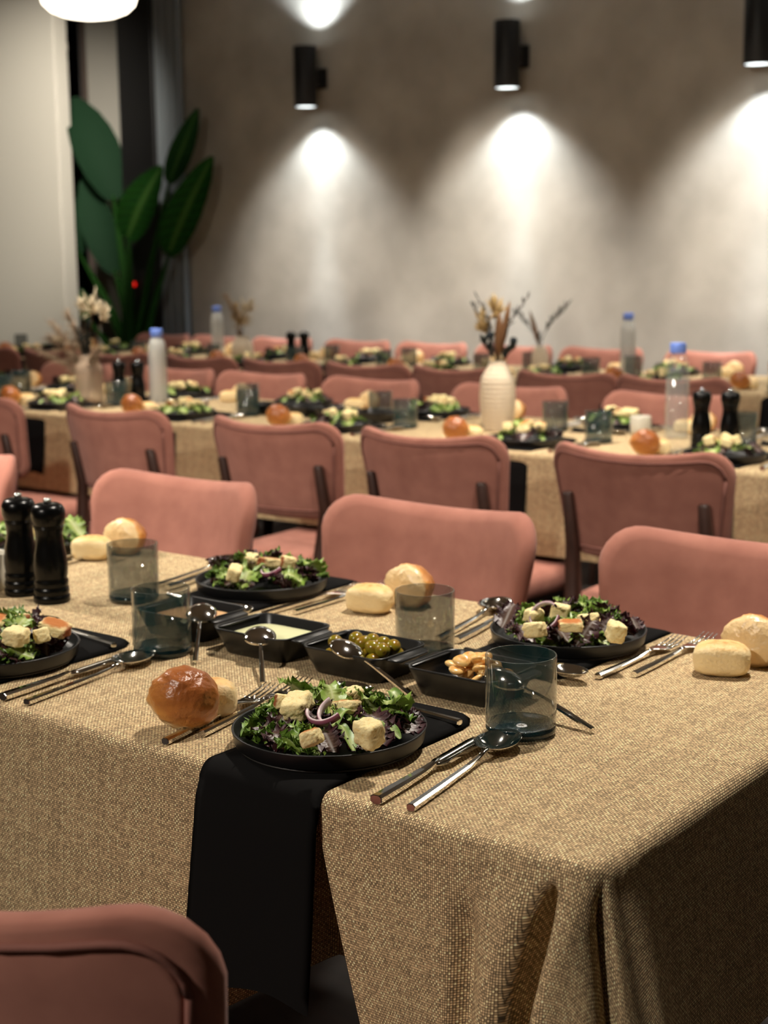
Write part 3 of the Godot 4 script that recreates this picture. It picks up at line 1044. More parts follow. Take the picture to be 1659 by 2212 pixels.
# ------------------------------------------------------------------ place settings
# everything one diner has; face +1 sits at the camera's side of the table, -1 across it
func setting(px: float, pz: float, face: int, where: String, edge: float, full: int) -> void:
	var turn := 0.0 if face > 0 else PI
	var b := Basis(Vector3.UP, turn)
	var p := Vector3(px, TOP, pz)
	var at := func(x: float, z: float, y := 0.0) -> Vector3: return p + b * Vector3(x, 0, z) + Vector3(0, y, 0)
	var near := face > 0
	var nk := put("napkin", proto.napkin_near if near else proto.napkin_far, M.napkin)
	tag(nk, "black napkin over the table edge, " + where, "napkin")
	nk.position = p
	nk.rotation.y = turn
	if edge > 0:
		nk.position = p + b * Vector3(0, 0, edge)
	if full == 2 and near:
		nk.position.x += 0.005
	plate_at(p + Vector3(0, 0.004, 0), "round black rimmed plate, " + where)
	tumbler_at(at.call(0.151 if near else 0.131, -0.168), "smoky glass tumbler, " + where)
	if full < 2:
		return
	var j := rng.randf_range(-0.02, 0.02)
	if near:
		fork_at(at.call(-0.175, -0.004), 0.165 + j, "outer steel fork, " + where)
		fork_at(at.call(-0.160, -0.050), 0.160 + j, "inner steel fork, " + where)
		knife_at(at.call(0.145, -0.010), 0.085 + j, "steel table knife, " + where)
		spoon_at(at.call(0.180, -0.006), 0.14 + j, "large steel spoon, " + where)
	else:
		fork_at(at.call(-0.124, -0.014), 0.0 + j, "inner steel fork, " + where)
		fork_at(at.call(-0.156, 0.022), 0.02 + j, "outer steel fork, " + where)
		knife_at(at.call(0.151, 0.035), 0.15 + j, "steel table knife " + where)
		spoon_at(at.call(0.183, 0.020), 0.19 + j, "large steel spoon " + where)
	for n in get_children().slice(-4):
		n.scale = Vector3(1.06, 1.06, 1.06)
	var ds := spoon_at(at.call(-0.015, -0.147, 0.0045), turn + 1.455 + j, "dessert spoon above the plate, " + where, true)
	ds.scale = Vector3(1.2, 1.2, 1.2)

func tray_mesh() -> ArrayMesh:
	var st := begin()
	var rings := []
	# width, depth, corner radius, height
	for k in [[0.104, 0.080, 0.014, 0.0008], [0.108, 0.084, 0.016, 0.002], [0.120, 0.096, 0.018, 0.018], [0.1315, 0.107, 0.019, 0.0345], [0.1325, 0.108, 0.019, 0.0362], [0.1315, 0.107, 0.019, 0.0372], [0.128, 0.1035, 0.018, 0.0372], [0.1265, 0.102, 0.018, 0.0362], [0.116, 0.092, 0.017, 0.018], [0.106, 0.082, 0.016, 0.006], [0.096, 0.072, 0.014, 0.0045]]:
		var ring := PackedVector3Array()
		var w: float = k[0] / 2
		var d: float = k[1] / 2
		var r: float = k[2]
		for c in 4:
			var mid := Vector2((w - r) * (1 if c == 0 or c == 3 else -1), (d - r) * (1 if c < 2 else -1))
			for i in 8:
				var a := PI / 2 * (c + i / 7.0)
				ring.append(Vector3(mid.x + cos(a) * r, k[3], mid.y + sin(a) * r))
		rings.append(ring)
	loft(st, rings)
	return done(st)

func tray_tab_mesh(s: int) -> ArrayMesh:
	# a flat lip that leaves the rim sideways and droops a little
	var st := begin()
	var rings := []
	for k in [[0.060, 0.034, 0.0015], [0.068, 0.0335, 0.0018], [0.076, 0.0325, 0.0018], [0.0805, 0.0315, 0.0013]]:
		var w := 0.036 if k[0] < 0.079 else 0.030
		if k[0] < 0.065:
			w = 0.042
		rings.append(PackedVector3Array([Vector3(s * k[0], k[1] + k[2], -w + 0.003), Vector3(s * k[0], k[1] + k[2], w - 0.003), Vector3(s * k[0], k[1], w), Vector3(s * k[0], k[1] - k[2], w - 0.003), Vector3(s * k[0], k[1] - k[2], -w + 0.003), Vector3(s * k[0], k[1], -w)]))
	loft(st, rings)
	return done(st)

func tray_at(x: float, z: float, label: String) -> Node3D:
	var o := thing("serving_dish", label, "dish", Vector3(x, TOP, z))
	put("dish_body", proto.tray, M.tray, o)
	put("side_handle", proto.tab_r, M.tray, o)
	put("side_handle", proto.tab_l, M.tray, o)
	o.scale = Vector3(1.05, 1.03, 1.05)
	return o

func dip_mesh() -> ArrayMesh:
	var st := begin()
	var n := FastNoiseLite.new()
	n.seed = 3
	n.frequency = 18.0
	var rings := []
	for k in [[1.0, 0.0], [0.985, 0.001], [0.8, 0.0016], [0.55, 0.002], [0.3, 0.0022], [0.05, 0.0022]]:
		var ring := PackedVector3Array()
		for j in 48:
			var a := TAU * j / 48
			var c := Vector2(cos(a), sin(a))
			var m := pow(pow(absf(c.x), 5.0) + pow(absf(c.y), 5.0), 0.2)
			var q := c / m * Vector2(0.0590, 0.0468) * float(k[0])
			ring.append(Vector3(q.x, 0.0245 + float(k[1]) + 0.0016 * n.get_noise_2d(q.x, q.y) * (1.0 if k[0] < 0.9 else 0.0), q.y))
		rings.append(ring)
	loft(st, rings, true, false, true)
	return done(st)

func serving_spoon(bowl: Vector3, end: Vector3, label: String, size := 0.85) -> void:
	var o := thing("serving_spoon", label, "spoon")
	put("handle", proto.small_handle, M.steel, o)
	put("spoon_bowl", proto.serving_bowl, M.steel, o)
	var z := (end - bowl).normalized()
	var x := Vector3.UP.cross(z).normalized()
	var y := z.cross(x)
	# turned bowl down: up of the spoon looks at the cloth
	o.transform = Transform3D(Basis(-x, -y, z) * Basis.from_scale(Vector3.ONE * size), end - z * 0.085 * size + y * 0.004)

func front_table() -> void:
	make_meshes()
	proto.napkin_near = napkin_mesh(-0.175, 0.127, 0.174, 0.236)
	proto.napkin_far = napkin_mesh(-0.175, 0.161, 0.182, 0.24)
	proto.tray = tray_mesh()
	proto.tab_r = tray_tab_mesh(1)
	proto.tab_l = tray_tab_mesh(-1)
	proto.dip = dip_mesh()
	var wa := "nearest seat, front and centre"
	var wd := "near-side seat cut off at left edge"
	var wb := "front table, far seat at right"
	var wc := "front table, seat behind the dip dishes"
	var we := "front table, seat behind the pepper mills"
	setting(-1.046, -1.233, 1, wa, 0.0, 2)
	setting(-1.650, -1.236, 1, wd, 0.0, 2)
	setting(-1.055, -1.776, -1, wb, 0.0, 2)
	setting(-1.651, -1.778, -1, wc, 0.0, 2)
	setting(-2.255, -1.778, -1, we, 0.0, 2)
	# bread
	bread_pair(Vector3(-1.240, TOP, -1.196), 0.5, "glossy brown bun leaning on a pale roll near the lower left of the front table", "pale roll half hidden behind the glossy brown bun")
	bread_pair(Vector3(-0.80, TOP, -1.80), PI + 0.1, "torn toasted bun leaning behind the pale roll at the right edge of the picture", "smooth pale roll at the right edge beside two forks")
	bread_pair(Vector3(-1.392, TOP, -1.80), PI - 0.1, "toasted bun perched behind a pale roll and behind a tumbler", "pale roll in the middle, half seen through a tumbler")
	bread_pair(Vector3(-2.085, TOP, -1.83), PI + 0.1, "toasted bun behind the pale roll next to the pepper mills", "pale roll on the cloth just right of the pepper mills")
	# salads
	var k := 0
	for s in [[Vector3(-1.046, TOP, -1.233), wa, 100], [Vector3(-1.650, TOP, -1.236), wd, 90], [Vector3(-1.055, TOP, -1.776), wb, 90], [Vector3(-1.651, TOP, -1.778), wc, 84], [Vector3(-2.255, TOP, -1.778), we, 40]]:
		salad(s[0], "green and dark red salad, " + s[1], s[2], false, 70 + k)
		k += 1
	var cubes := [
		["on the nearest salad", [[-1.087, -1.202, 5, 0.8, "small browned bread cube, leftmost"], [-1.063, -1.198, 1, 1.15, "large cream bread cube near the left end"], [-1.035, -1.262, 5, 0.9, "rearmost bread cube, behind the onion"], [-1.017, -1.228, 2, 1.1, "toasted-top bread piece right behind the onion"], [-0.942, -1.176, 3, 1.15, "big bread cube at the front right"], [-0.975, -1.120, 2, 1.0, "bread cube at the front edge, among frilly leaves"]]],
		["on the salad at the far right", [[-1.075, -1.715, 3, 1.0, "bread cube at the back left"], [-1.032, -1.650, 1, 1.0, "bread cube at the front left"], [-1.050, -1.745, 3, 1.05, "bread cube standing inside the onion ring"], [-1.003, -1.695, 4, 0.95, "browned bread piece in the middle"], [-1.000, -1.738, 1, 0.95, "bread cube behind the browned middle piece"], [-0.930, -1.690, 3, 1.05, "bread cube at the right end"]]],
		["on the salad behind the dips", [[-1.630, -1.690, 5, 1.1, "browned bread piece at the front"], [-1.665, -1.770, 3, 1.0, "leftmost bread cube"], [-1.622, -1.768, 4, 1.1, "browned bread slice in the middle"], [-1.600, -1.788, 5, 0.95, "rightmost bread piece"]]],
		["on the salad cut off at left", [[-1.665, -1.245, 4, 1.1, "bread strip nearest the picture edge"], [-1.628, -1.258, 5, 1.2, "upright browned bread piece"], [-1.580, -1.280, 4, 1.2, "browned bread piece at the back right"], [-1.570, -1.205, 1, 1.1, "cream bread lump at the front"], [-1.560, -1.240, 3, 0.8, "small bread cube at the right"]]],
		["on the salad behind the mills", [[-2.20, -1.73, 3, 1.0, "bread cube at the front right"], [-2.26, -1.76, 1, 1.0, "bread cube in the middle"], [-2.23, -1.81, 3, 1.0, "bread cube at the back"]]]]
	for c in cubes:
		for q in c[1]:
			crouton(Vector3(q[0], TOP + 0.052 + rng.randf_range(-0.003, 0.004), q[1]), q[2], q[4] + " " + c[0], "croutons " + c[0], q[3])
	onion(Vector3(-1.015, TOP + 0.060, -1.192), 0.022, 0.4, 2.9, Vector3(0.5, 0.2, 0.1), "smaller pink onion curl, in front, on the nearest salad", "onion slices on the nearest salad")
	onion(Vector3(-1.000, TOP + 0.060, -1.200), 0.026, 2.6, 4.4, Vector3(0.3, 0.9, 0.4), "larger pink onion curl, behind, on the nearest salad", "onion slices on the nearest salad")
	onion(Vector3(-1.052, TOP + 0.056, -1.708), 0.021, 0.0, 5.4, Vector3(0.9, 0.3, 0.2), "purple-edged onion ring on the salad at the far right place", "")
	onion(Vector3(-1.600, TOP + 0.050, -1.748), 0.018, 0.2, 3.6, Vector3(0.4, 0.3, 0.2), "onion slice on the salad behind the dip dishes", "")
	for q in [[-1.605, -1.215, 0.5, 3.2, 0.3, "rearmost"], [-1.590, -1.190, 2.0, 5.0, 1.0, "frontmost"], [-1.630, -1.205, 0.0, 2.6, 1.6, "leftmost"]]:
		onion(Vector3(q[0], TOP + 0.048, q[1]), 0.026, q[2], q[3], Vector3(0.35, q[4], 0.15), q[5] + " pink onion slice on the salad cut off at the left edge", "onion slices on the left salad")
	# the row of square dishes
	tray_at(-1.548, -1.512, "square black dish of orange dip, leftmost of the row of four")
	tray_at(-1.375, -1.500, "square black dish of white dip, second in the row of four")
	tray_at(-1.207, -1.498, "square black dish holding green olives")
	tray_at(-1.030, -1.497, "square black dish of toasted corn, half behind the nearest tumbler")
	var d := put("sauce", proto.dip, M.orange_dip)
	d.position = Vector3(-1.548, TOP, -1.512)
	tag(d, "pale orange dip in the leftmost square dish", "dip")
	d = put("sauce", proto.dip, M.white_dip)
	d.position = Vector3(-1.375, TOP, -1.500)
	tag(d, "creamy pale green-white dip in a square dish", "dip")
	serving_spoon(Vector3(-1.480, TOP + 0.043, -1.462), Vector3(-1.415, TOP + 0.004, -1.385), "steel spoon leaning into the orange dip")
	serving_spoon(Vector3(-1.353, TOP + 0.043, -1.450), Vector3(-1.268, TOP + 0.004, -1.362), "steel spoon leaning into the white dip")
	serving_spoon(Vector3(-1.182, TOP + 0.043, -1.448), Vector3(-1.078, TOP + 0.004, -1.430), "steel spoon leaning on the dish of olives")
	serving_spoon(Vector3(-0.965, TOP + 0.043, -1.475), Vector3(-0.825, TOP + 0.004, -1.447), "steel spoon behind the nearest tumbler, its handle reaching out to the right", 0.98)
	# olives
	var ol := begin()
	var on := FastNoiseLite.new()
	on.seed = 9
	blob(ol, 20, 14, func(v: Vector3) -> Vector3: return Vector3(v.x * 0.0102, v.y * 0.0098, v.z * 0.0120),
		func(v: Vector3) -> Color:
			var c := lin(0.50, 0.46, 0.12).lerp(lin(0.56, 0.42, 0.14), smooth(-0.3, 0.5, on.get_noise_3dv(v * 90)))
			return c.lerp(lin(0.20, 0.13, 0.05), smooth(0.97, 0.99, v.z)))
	proto.olive = done(ol)
	var spots := [[-1.240, -1.470, 0], [-1.243, -1.500, 0], [-1.246, -1.522, 0], [-1.222, -1.484, 0], [-1.220, -1.508, 0], [-1.218, -1.528, 0], [-1.198, -1.474, 0], [-1.199, -1.496, 0], [-1.196, -1.520, 0], [-1.176, -1.478, 0], [-1.174, -1.503, 0], [-1.172, -1.524, 0], [-1.244, -1.482, 1], [-1.232, -1.512, 1], [-1.210, -1.500, 1], [-1.186, -1.511, 1], [-1.208, -1.518, 1], [-1.184, -1.488, 1], [-1.166, -1.486, 1], [-1.165, -1.508, 1]]
	for s in spots:
		var m := put("green_olive", proto.olive, M.olive)
		m.position = Vector3(s[0], TOP + (0.0240 if s[2] == 0 else 0.0385), s[1])
		m.rotation = Vector3(rng.randf_range(-0.5, 0.5), rng.randf() * TAU, 0)
		tag(m, "glossy green olive in the square black dish", "olive", "olives in the square dish")
	# toasted corn: flat dimpled kernels
	var bn := begin()
	blob(bn, 20, 12, func(v: Vector3) -> Vector3:
		return Vector3(v.x * 0.0120, v.y * 0.0050 - 0.0016 * exp(-(v.x * v.x + v.z * v.z) * 6.0) * signf(v.y), v.z * 0.0098 * (1.0 + 0.2 * v.x)),
		func(v: Vector3) -> Color: return lin(0.93, 0.76, 0.48).lerp(lin(0.84, 0.58, 0.29), smooth(0.0, 0.6, on.get_noise_3dv(v * 70))))
	proto.kernel = done(bn)
	for i in 30:
		var lay := i / 12
		var m := put("toasted_kernel", proto.kernel, M.bean)
		var u := rng.randf_range(-1, 1)
		var v := rng.randf_range(-1, 1)
		var sh := [0.040, 0.034, 0.024][lay] as float
		m.position = Vector3(-1.030 + u * sh, TOP + 0.025 + 0.0092 * lay + rng.randf_range(0, 0.003), -1.500 + v * sh * 0.75)
		m.rotation = Vector3(rng.randf_range(-0.6, 0.6), rng.randf() * TAU, rng.randf_range(-0.6, 0.6))
		tag(m, "golden toasted corn kernel in the square black dish", "snack", "kernels in the square dish")
	mill_at(Vector3(-1.884, TOP, -1.523), "black wooden pepper mill on the front table, the nearer one of the pair")
	mill_at(Vector3(-1.968, TOP, -1.530), "black wooden pepper mill on the front table, the one half behind its twin")
	jar_at(Vector3(-2.045, TOP, -1.520), "small pale glass candle jar at the left edge of the front table")

func mill_at(p: Vector3, label: String) -> void:
	var o := thing("pepper_mill", label, "pepper mill", p, rng.randf() * TAU)
	put("mill_body", proto.mill, M.mill, o)
	put("mill_head", proto.mill_head, M.mill, o)
	put("metal_ring", proto.mill_rim, M.mill, o)
	put("top_knob", proto.mill_knob, M.knob, o)

func jar_at(p: Vector3, label: String) -> void:
	var o := thing("candle_jar", label, "jar", p)
	put("jar_glass", lathe_mesh([[0.01, 0.001], [0.028, 0.001], [0.031, 0.004], [0.032, 0.02], [0.032, 0.062], [0.031, 0.064], [0.0295, 0.062], [0.0295, 0.01], [0.02, 0.006], [0.005, 0.006]], 30), M.jar, o)
	put("wax", lathe_mesh([[0.008, 0.0065], [0.0285, 0.0075], [0.0288, 0.030], [0.02, 0.031], [0.004, 0.030]], 24), mat(Color(0.86, 0.83, 0.76), 0.6), o)

func bottle_at(p: Vector3, frosted: bool, label: String) -> void:
	var o := thing("water_bottle", label, "bottle", p)
	var prof := [[0.006, 0.004], [0.030, 0.001], [0.034, 0.004], [0.0352, 0.010], [0.0352, 0.195], [0.033, 0.225], [0.0265, 0.246], [0.0215, 0.255], [0.0205, 0.272]]
	put("bottle_glass", lathe_mesh(prof, 36, true, false), M.frost if frosted else M.clear, o)
	put("screw_cap", lathe_mesh([[0.0195, 0.258], [0.0235, 0.258], [0.0242, 0.260], [0.0242, 0.286], [0.0230, 0.289], [0.006, 0.290]], 32), M.cap, o)
	if not frosted:
		var wt := mat(Color(0.6, 0.68, 0.7, 0.12), 0.02)
		wt.transparency = BaseMaterial3D.TRANSPARENCY_ALPHA
		put("water", lathe_mesh([[0.006, 0.006], [0.029, 0.003], [0.0325, 0.006], [0.0335, 0.012], [0.0335, 0.180], [0.01, 0.181]], 32), wt, o)

const ORD := ["first", "second", "third", "fourth", "fifth", "sixth", "seventh", "eighth", "ninth"]

func far_seat(x: float, z: float, face: int, i: int, table: String, full: int, edge: float) -> void:
	var where := "%s table, %s side, %s seat from right" % [table, "near" if face > 0 else "far", ORD[i]]
	setting(x, z, face, where, edge, full)
	var sd := int(-x * 1000) + face
	salad(Vector3(x, TOP, z), "green salad with bread cubes, " + where, 26 if full == 2 else 16, true, sd)
	var r := RandomNumberGenerator.new()
	r.seed = sd
	for k in (6 if full == 2 else 5):
		var a := r.randf() * TAU
		var d := 0.055 * sqrt(r.randf())
		crouton(Vector3(x + cos(a) * d, TOP + 0.050 + 0.012 * (1.0 - d / 0.06), z + sin(a) * d), 1 + r.randi() % 5, "toasted bread cube on salad, " + where, "bread cubes on salad, " + where, 1.15)
	if face > 0:
		bread_pair(Vector3(x - 0.225, TOP, z + 0.02), r.randf_range(-0.3, 0.5), "shiny brown bun, " + where, "pale roll behind brown bun, " + where)
	else:
		bread_pair(Vector3(x + 0.265, TOP, z - 0.03), PI + r.randf_range(-0.2, 0.2), "toasted bun behind pale roll, " + where, "pale roll before toasted bun, " + where)

func middle_table() -> void:
	var near := [-1.70, -2.335, -3.06, -3.765, -4.46, -5.15]
	for i in near.size():
		far_seat(near[i], -3.675, 1, i, "middle", 2, 0.002)
	var far := [-1.68, -2.32, -3.03, -3.66, -4.30, -4.99, -5.60]
	for i in far.size():
		far_seat(far[i], -4.20, -1, i, "middle", 2, 0.0)
	for k in 4:
		tray_at(-3.62 + 0.17 * k, -3.94, "square black dish on the middle table, %s of four from left" % ORD[k])
	# the ribbed vase with dried stems
	var o := thing("ribbed_vase", "tall beige ribbed vase with dried stems on the middle table", "vase", Vector3(-2.612, TOP, -3.942))
	var prof := [[0.01, 0.001], [0.040, 0.001]]
	for k in 74:
		var t := k / 73.0
		var r := 0.044 + 0.014 * sin(PI * clampf(t * 0.92 + 0.05, 0, 1)) - 0.018 * smooth(0.72, 1.0, t)
		prof.append([r + 0.0011 * sin(k * TAU / 5.0), 0.004 + 0.217 * t])
	prof.append_array([[0.029, 0.2235], [0.025, 0.221], [0.025, 0.19]])
	put("vase_body", lathe_mesh(prof, 40, true, true), M.vase, o)
	stems(o, Vector3(0, 0.19, 0), [[Vector3(-0.098, 0.208, 0), "twig"], [Vector3(-0.072, 0.238, 0.01), "twig"], [Vector3(0.045, 0.225, 0.0), "spear"], [Vector3(0.02, 0.19, 0.02), "spear"], [Vector3(-0.012, 0.20, 0.0), "fluff"], [Vector3(-0.05, 0.15, 0.01), "fluff"], [Vector3(0.11, 0.235, 0.0), "twig"], [Vector3(-0.016, 0.115, 0.02), "ball"], [Vector3(0.066, 0.10, 0.01), "ball"], [Vector3(-0.04, 0.09, 0.02), "leafy"], [Vector3(0.05, 0.07, -0.01), "leafy"]])
	# the clear bottle vase with pampas plumes
	o = thing("glass_vase", "pale glass bottle vase with pampas plumes at the left of the middle table", "vase", Vector3(-4.53, TOP, -3.90))
	var gm := mat(Color(0.86, 0.76, 0.66, 0.5), 0.3)
	gm.transparency = BaseMaterial3D.TRANSPARENCY_ALPHA
	put("vase_glass", lathe_mesh([[0.02, 0.001], [0.050, 0.001], [0.055, 0.006], [0.0565, 0.03], [0.0565, 0.12], [0.052, 0.145], [0.038, 0.162], [0.034, 0.172], [0.036, 0.186], [0.034, 0.187]], 36, true, false), gm, o)
	stems(o, Vector3(0, 0.05, 0), [[Vector3(-0.20, 0.26, 0.02), "plume"], [Vector3(-0.27, 0.15, 0.03), "plume"], [Vector3(-0.12, 0.30, 0.0), "plume"], [Vector3(-0.24, 0.20, 0.0), "plume"], [Vector3(0.09, 0.16, 0.02), "plume"], [Vector3(-0.02, 0.34, 0), "white"], [Vector3(0.06, 0.33, 0.01), "white"], [Vector3(0.11, 0.30, 0.0), "white"], [Vector3(0.02, 0.28, 0.0), "leafy"], [Vector3(-0.03, 0.22, 0.01), "leafy"], [Vector3(0.03, 0.20, 0.02), "leafy"]])
	bottle_at(Vector3(-4.26, TOP, -4.02), true, "tall frosted water bottle with blue cap at the left of the middle table")
	bottle_at(Vector3(-2.044, TOP, -4.07), false, "clear water bottle with blue cap at the right of the middle table")
	mill_at(Vector3(-1.880, TOP, -3.90), "left one of the two black pepper mills at the right of the middle table")
	mill_at(Vector3(-1.805, TOP, -3.93), "right one of the two black pepper mills at the right of the middle table")
	mill_at(Vector3(-4.385, TOP, -3.93), "left one of the two black pepper mills beside the frosted bottle")
	mill_at(Vector3(-4.305, TOP, -3.955), "right one of the two black pepper mills beside the frosted bottle")
	jar_at(Vector3(-2.150, TOP, -4.04), "small clear candle jar left of the clear water bottle")

func back_table() -> void:
	var far := [-2.45, -3.16, -3.72, -4.46, -4.98, -5.62, -6.35, -7.0, -7.6]
	for i in far.size():
		far_seat(far[i], -6.27, -1, i, "back", 1, 0.0)
	var near := [-2.35, -2.95, -3.55, -4.15, -4.75, -5.35, -5.95, -6.55, -7.15]
	for i in near.size():
		far_seat(near[i], -5.73, 1, i, "back", 1, 0.0)
	var o := thing("cream_vase", "small cream vase of fluffy dried flowers on the back table", "vase", Vector3(-5.665, TOP, -5.99))
	put("vase_body", lathe_mesh([[0.01, 0.001], [0.05, 0.001], [0.06, 0.03], [0.062, 0.07], [0.05, 0.11], [0.036, 0.125], [0.038, 0.135], [0.033, 0.135], [0.031, 0.12]], 32), M.vase, o)
	stems(o, Vector3(0, 0.10, 0), [[Vector3(-0.13, 0.26, 0), "plume"], [Vector3(0.03, 0.20, 0), "white"], [Vector3(0.08, 0.20, 0.01), "white"], [Vector3(0.05, 0.13, 0.02), "white"], [Vector3(-0.05, 0.17, 0), "fluff"], [Vector3(0.0, 0.12, 0.02), "fluff"], [Vector3(-0.02, 0.08, 0.02), "spear"]])
	o = thing("cream_vase", "slim beige vase with dark dried twigs at the right of the back table", "vase", Vector3(-3.765, TOP, -6.05))
	put("vase_body", lathe_mesh([[0.01, 0.001], [0.036, 0.001], [0.042, 0.03], [0.041, 0.08], [0.03, 0.115], [0.027, 0.128], [0.022, 0.128], [0.02, 0.11]], 32), M.vase, o)
	stems(o, Vector3(0, 0.10, 0), [[Vector3(-0.15, 0.19, 0), "leafy"], [Vector3(-0.06, 0.20, 0), "spear"], [Vector3(-0.03, 0.13, 0.01), "spear"], [Vector3(0.15, 0.22, 0), "leafy"], [Vector3(0.16, 0.24, 0), "twig"], [Vector3(-0.02, 0.08, 0), "leafy"]])
	bottle_at(Vector3(-6.02, TOP, -6.16), true, "distant frosted water bottle beside the fluffy dried flowers on the back table")
	bottle_at(Vector3(-3.33, TOP, -6.12), true, "distant pale water bottle with blue cap at the right of the back table")
	mill_at(Vector3(-5.33, TOP, -6.02), "black pepper mill on the back table before the plaster wall")
	mill_at(Vector3(-5.27, TOP, -6.06), "black pepper mill on the back table hidden close behind its twin")

# dried stems in a vase: each one a part
func stems(o: Node3D, foot: Vector3, list: Array) -> void:
	var r := RandomNumberGenerator.new()
	r.seed = int(o.position.length() * 1000)
	for s in list:
		var tip: Vector3 = s[0]
		tip.y += foot.y
		var kind: String = s[1]
		var st := begin()
		var path := []
		for k in 7:
			var t := k / 6.0
			path.append(foot.lerp(tip, t) + Vector3(-tip.x * 0.25, 0, 0) * sin(PI * t))
		var stalk := lin(0.42, 0.33, 0.22)
		var head := stalk
		var paint := func(c: Color) -> void: st.set_color(c)
		match kind:
			"twig": stalk = lin(0.26, 0.23, 0.22)
			"leafy": stalk = lin(0.13, 0.15, 0.13)
			"ball": stalk = lin(0.2, 0.2, 0.17)
		paint.call(stalk)
		tube(st, path, [Vector2(0.0022, 0.0022), Vector2(0.0018, 0.0018), Vector2(0.0014, 0.0014)], 6)
		var dir := (tip - foot).normalized()
		match kind:
			"twig", "leafy":
				var big := 1.0 if kind == "twig" else 1.7
				for k in 16:
					var t := 0.45 + 0.55 * k / 15.0
					var p: Vector3 = foot.lerp(tip, t) + Vector3(-tip.x * 0.25, 0, 0) * sin(PI * t)
					var q := p + (dir + Vector3(r.randf_range(-1, 1), r.randf_range(-0.2, 0.7), r.randf_range(-1, 1)) * 0.9).normalized() * 0.022 * big
					paint.call(lin(0.24, 0.23, 0.22) if kind == "twig" else lin(0.12, 0.15, 0.13))
					tube(st, [p, p.lerp(q, 0.5), q], [Vector2(0.001, 0.001), Vector2(0.005 * big, 0.0016), Vector2(0.0005, 0.0005)], 6)
			"spear":
				paint.call(lin(0.44, 0.31, 0.19))
				var a := foot.lerp(tip, 0.25)
				tube(st, [a, a.lerp(tip, 0.35), a.lerp(tip, 0.7), tip], [Vector2(0.004, 0.004), Vector2(0.014, 0.009), Vector2(0.012, 0.008), Vector2(0.001, 0.001)], 10)
			"fluff", "white":
				var c := lin(0.66, 0.55, 0.36) if kind == "fluff" else lin(0.84, 0.78, 0.66)
				for k in 26:
					var q := tip + Vector3(r.randfn() * 0.014, r.randfn() * 0.018, r.randfn() * 0.014)
					paint.call(c.lerp(c.darkened(0.3), r.randf()))
					tube(st, [tip - dir * 0.03, q, q + (q - tip) * 0.5 + dir * 0.008], [Vector2(0.001, 0.001), Vector2(0.007, 0.003), Vector2(0.0005, 0.0005)], 6)
			"ball":
				var c := lin(0.07, 0.11, 0.13)
				blob(st, 16, 10, func(v: Vector3) -> Vector3: return tip + v * 0.0125 * (1.0 + 0.08 * sin(v.x * 20) * sin(v.y * 20)), func(_v: Vector3) -> Color: return c)
			"plume":
				for k in 170:
					var t := 0.35 + 0.65 * r.randf()
					var p: Vector3 = foot.lerp(tip, t) + Vector3(-tip.x * 0.25, 0, 0) * sin(PI * t)
					var out := (dir * 0.9 + Vector3(r.randfn(), r.randfn() * 0.6, r.randfn()) * 0.55 + Vector3(0, -0.15, 0)).normalized()
					var ln := r.randf_range(0.03, 0.07) * (1.15 - 0.5 * t)
					paint.call(lin(0.72, 0.64, 0.54).lerp(lin(0.56, 0.47, 0.38), r.randf()))
					tube(st, [p, p + out * ln * 0.6, p + out * ln + Vector3(0, -0.006, 0)], [Vector2(0.0013, 0.0013), Vector2(0.0024, 0.0015), Vector2(0.0006, 0.0006)], 4)
		put({"twig": "dried_twig", "leafy": "leafy_sprig", "spear": "dried_spear", "fluff": "dried_flower", "white": "pale_flower", "ball": "round_seed_head", "plume": "pampas_plume"}[kind], done(st), M.dry, o)

# ------------------------------------------------------------------ chairs
var chair_mesh := {}

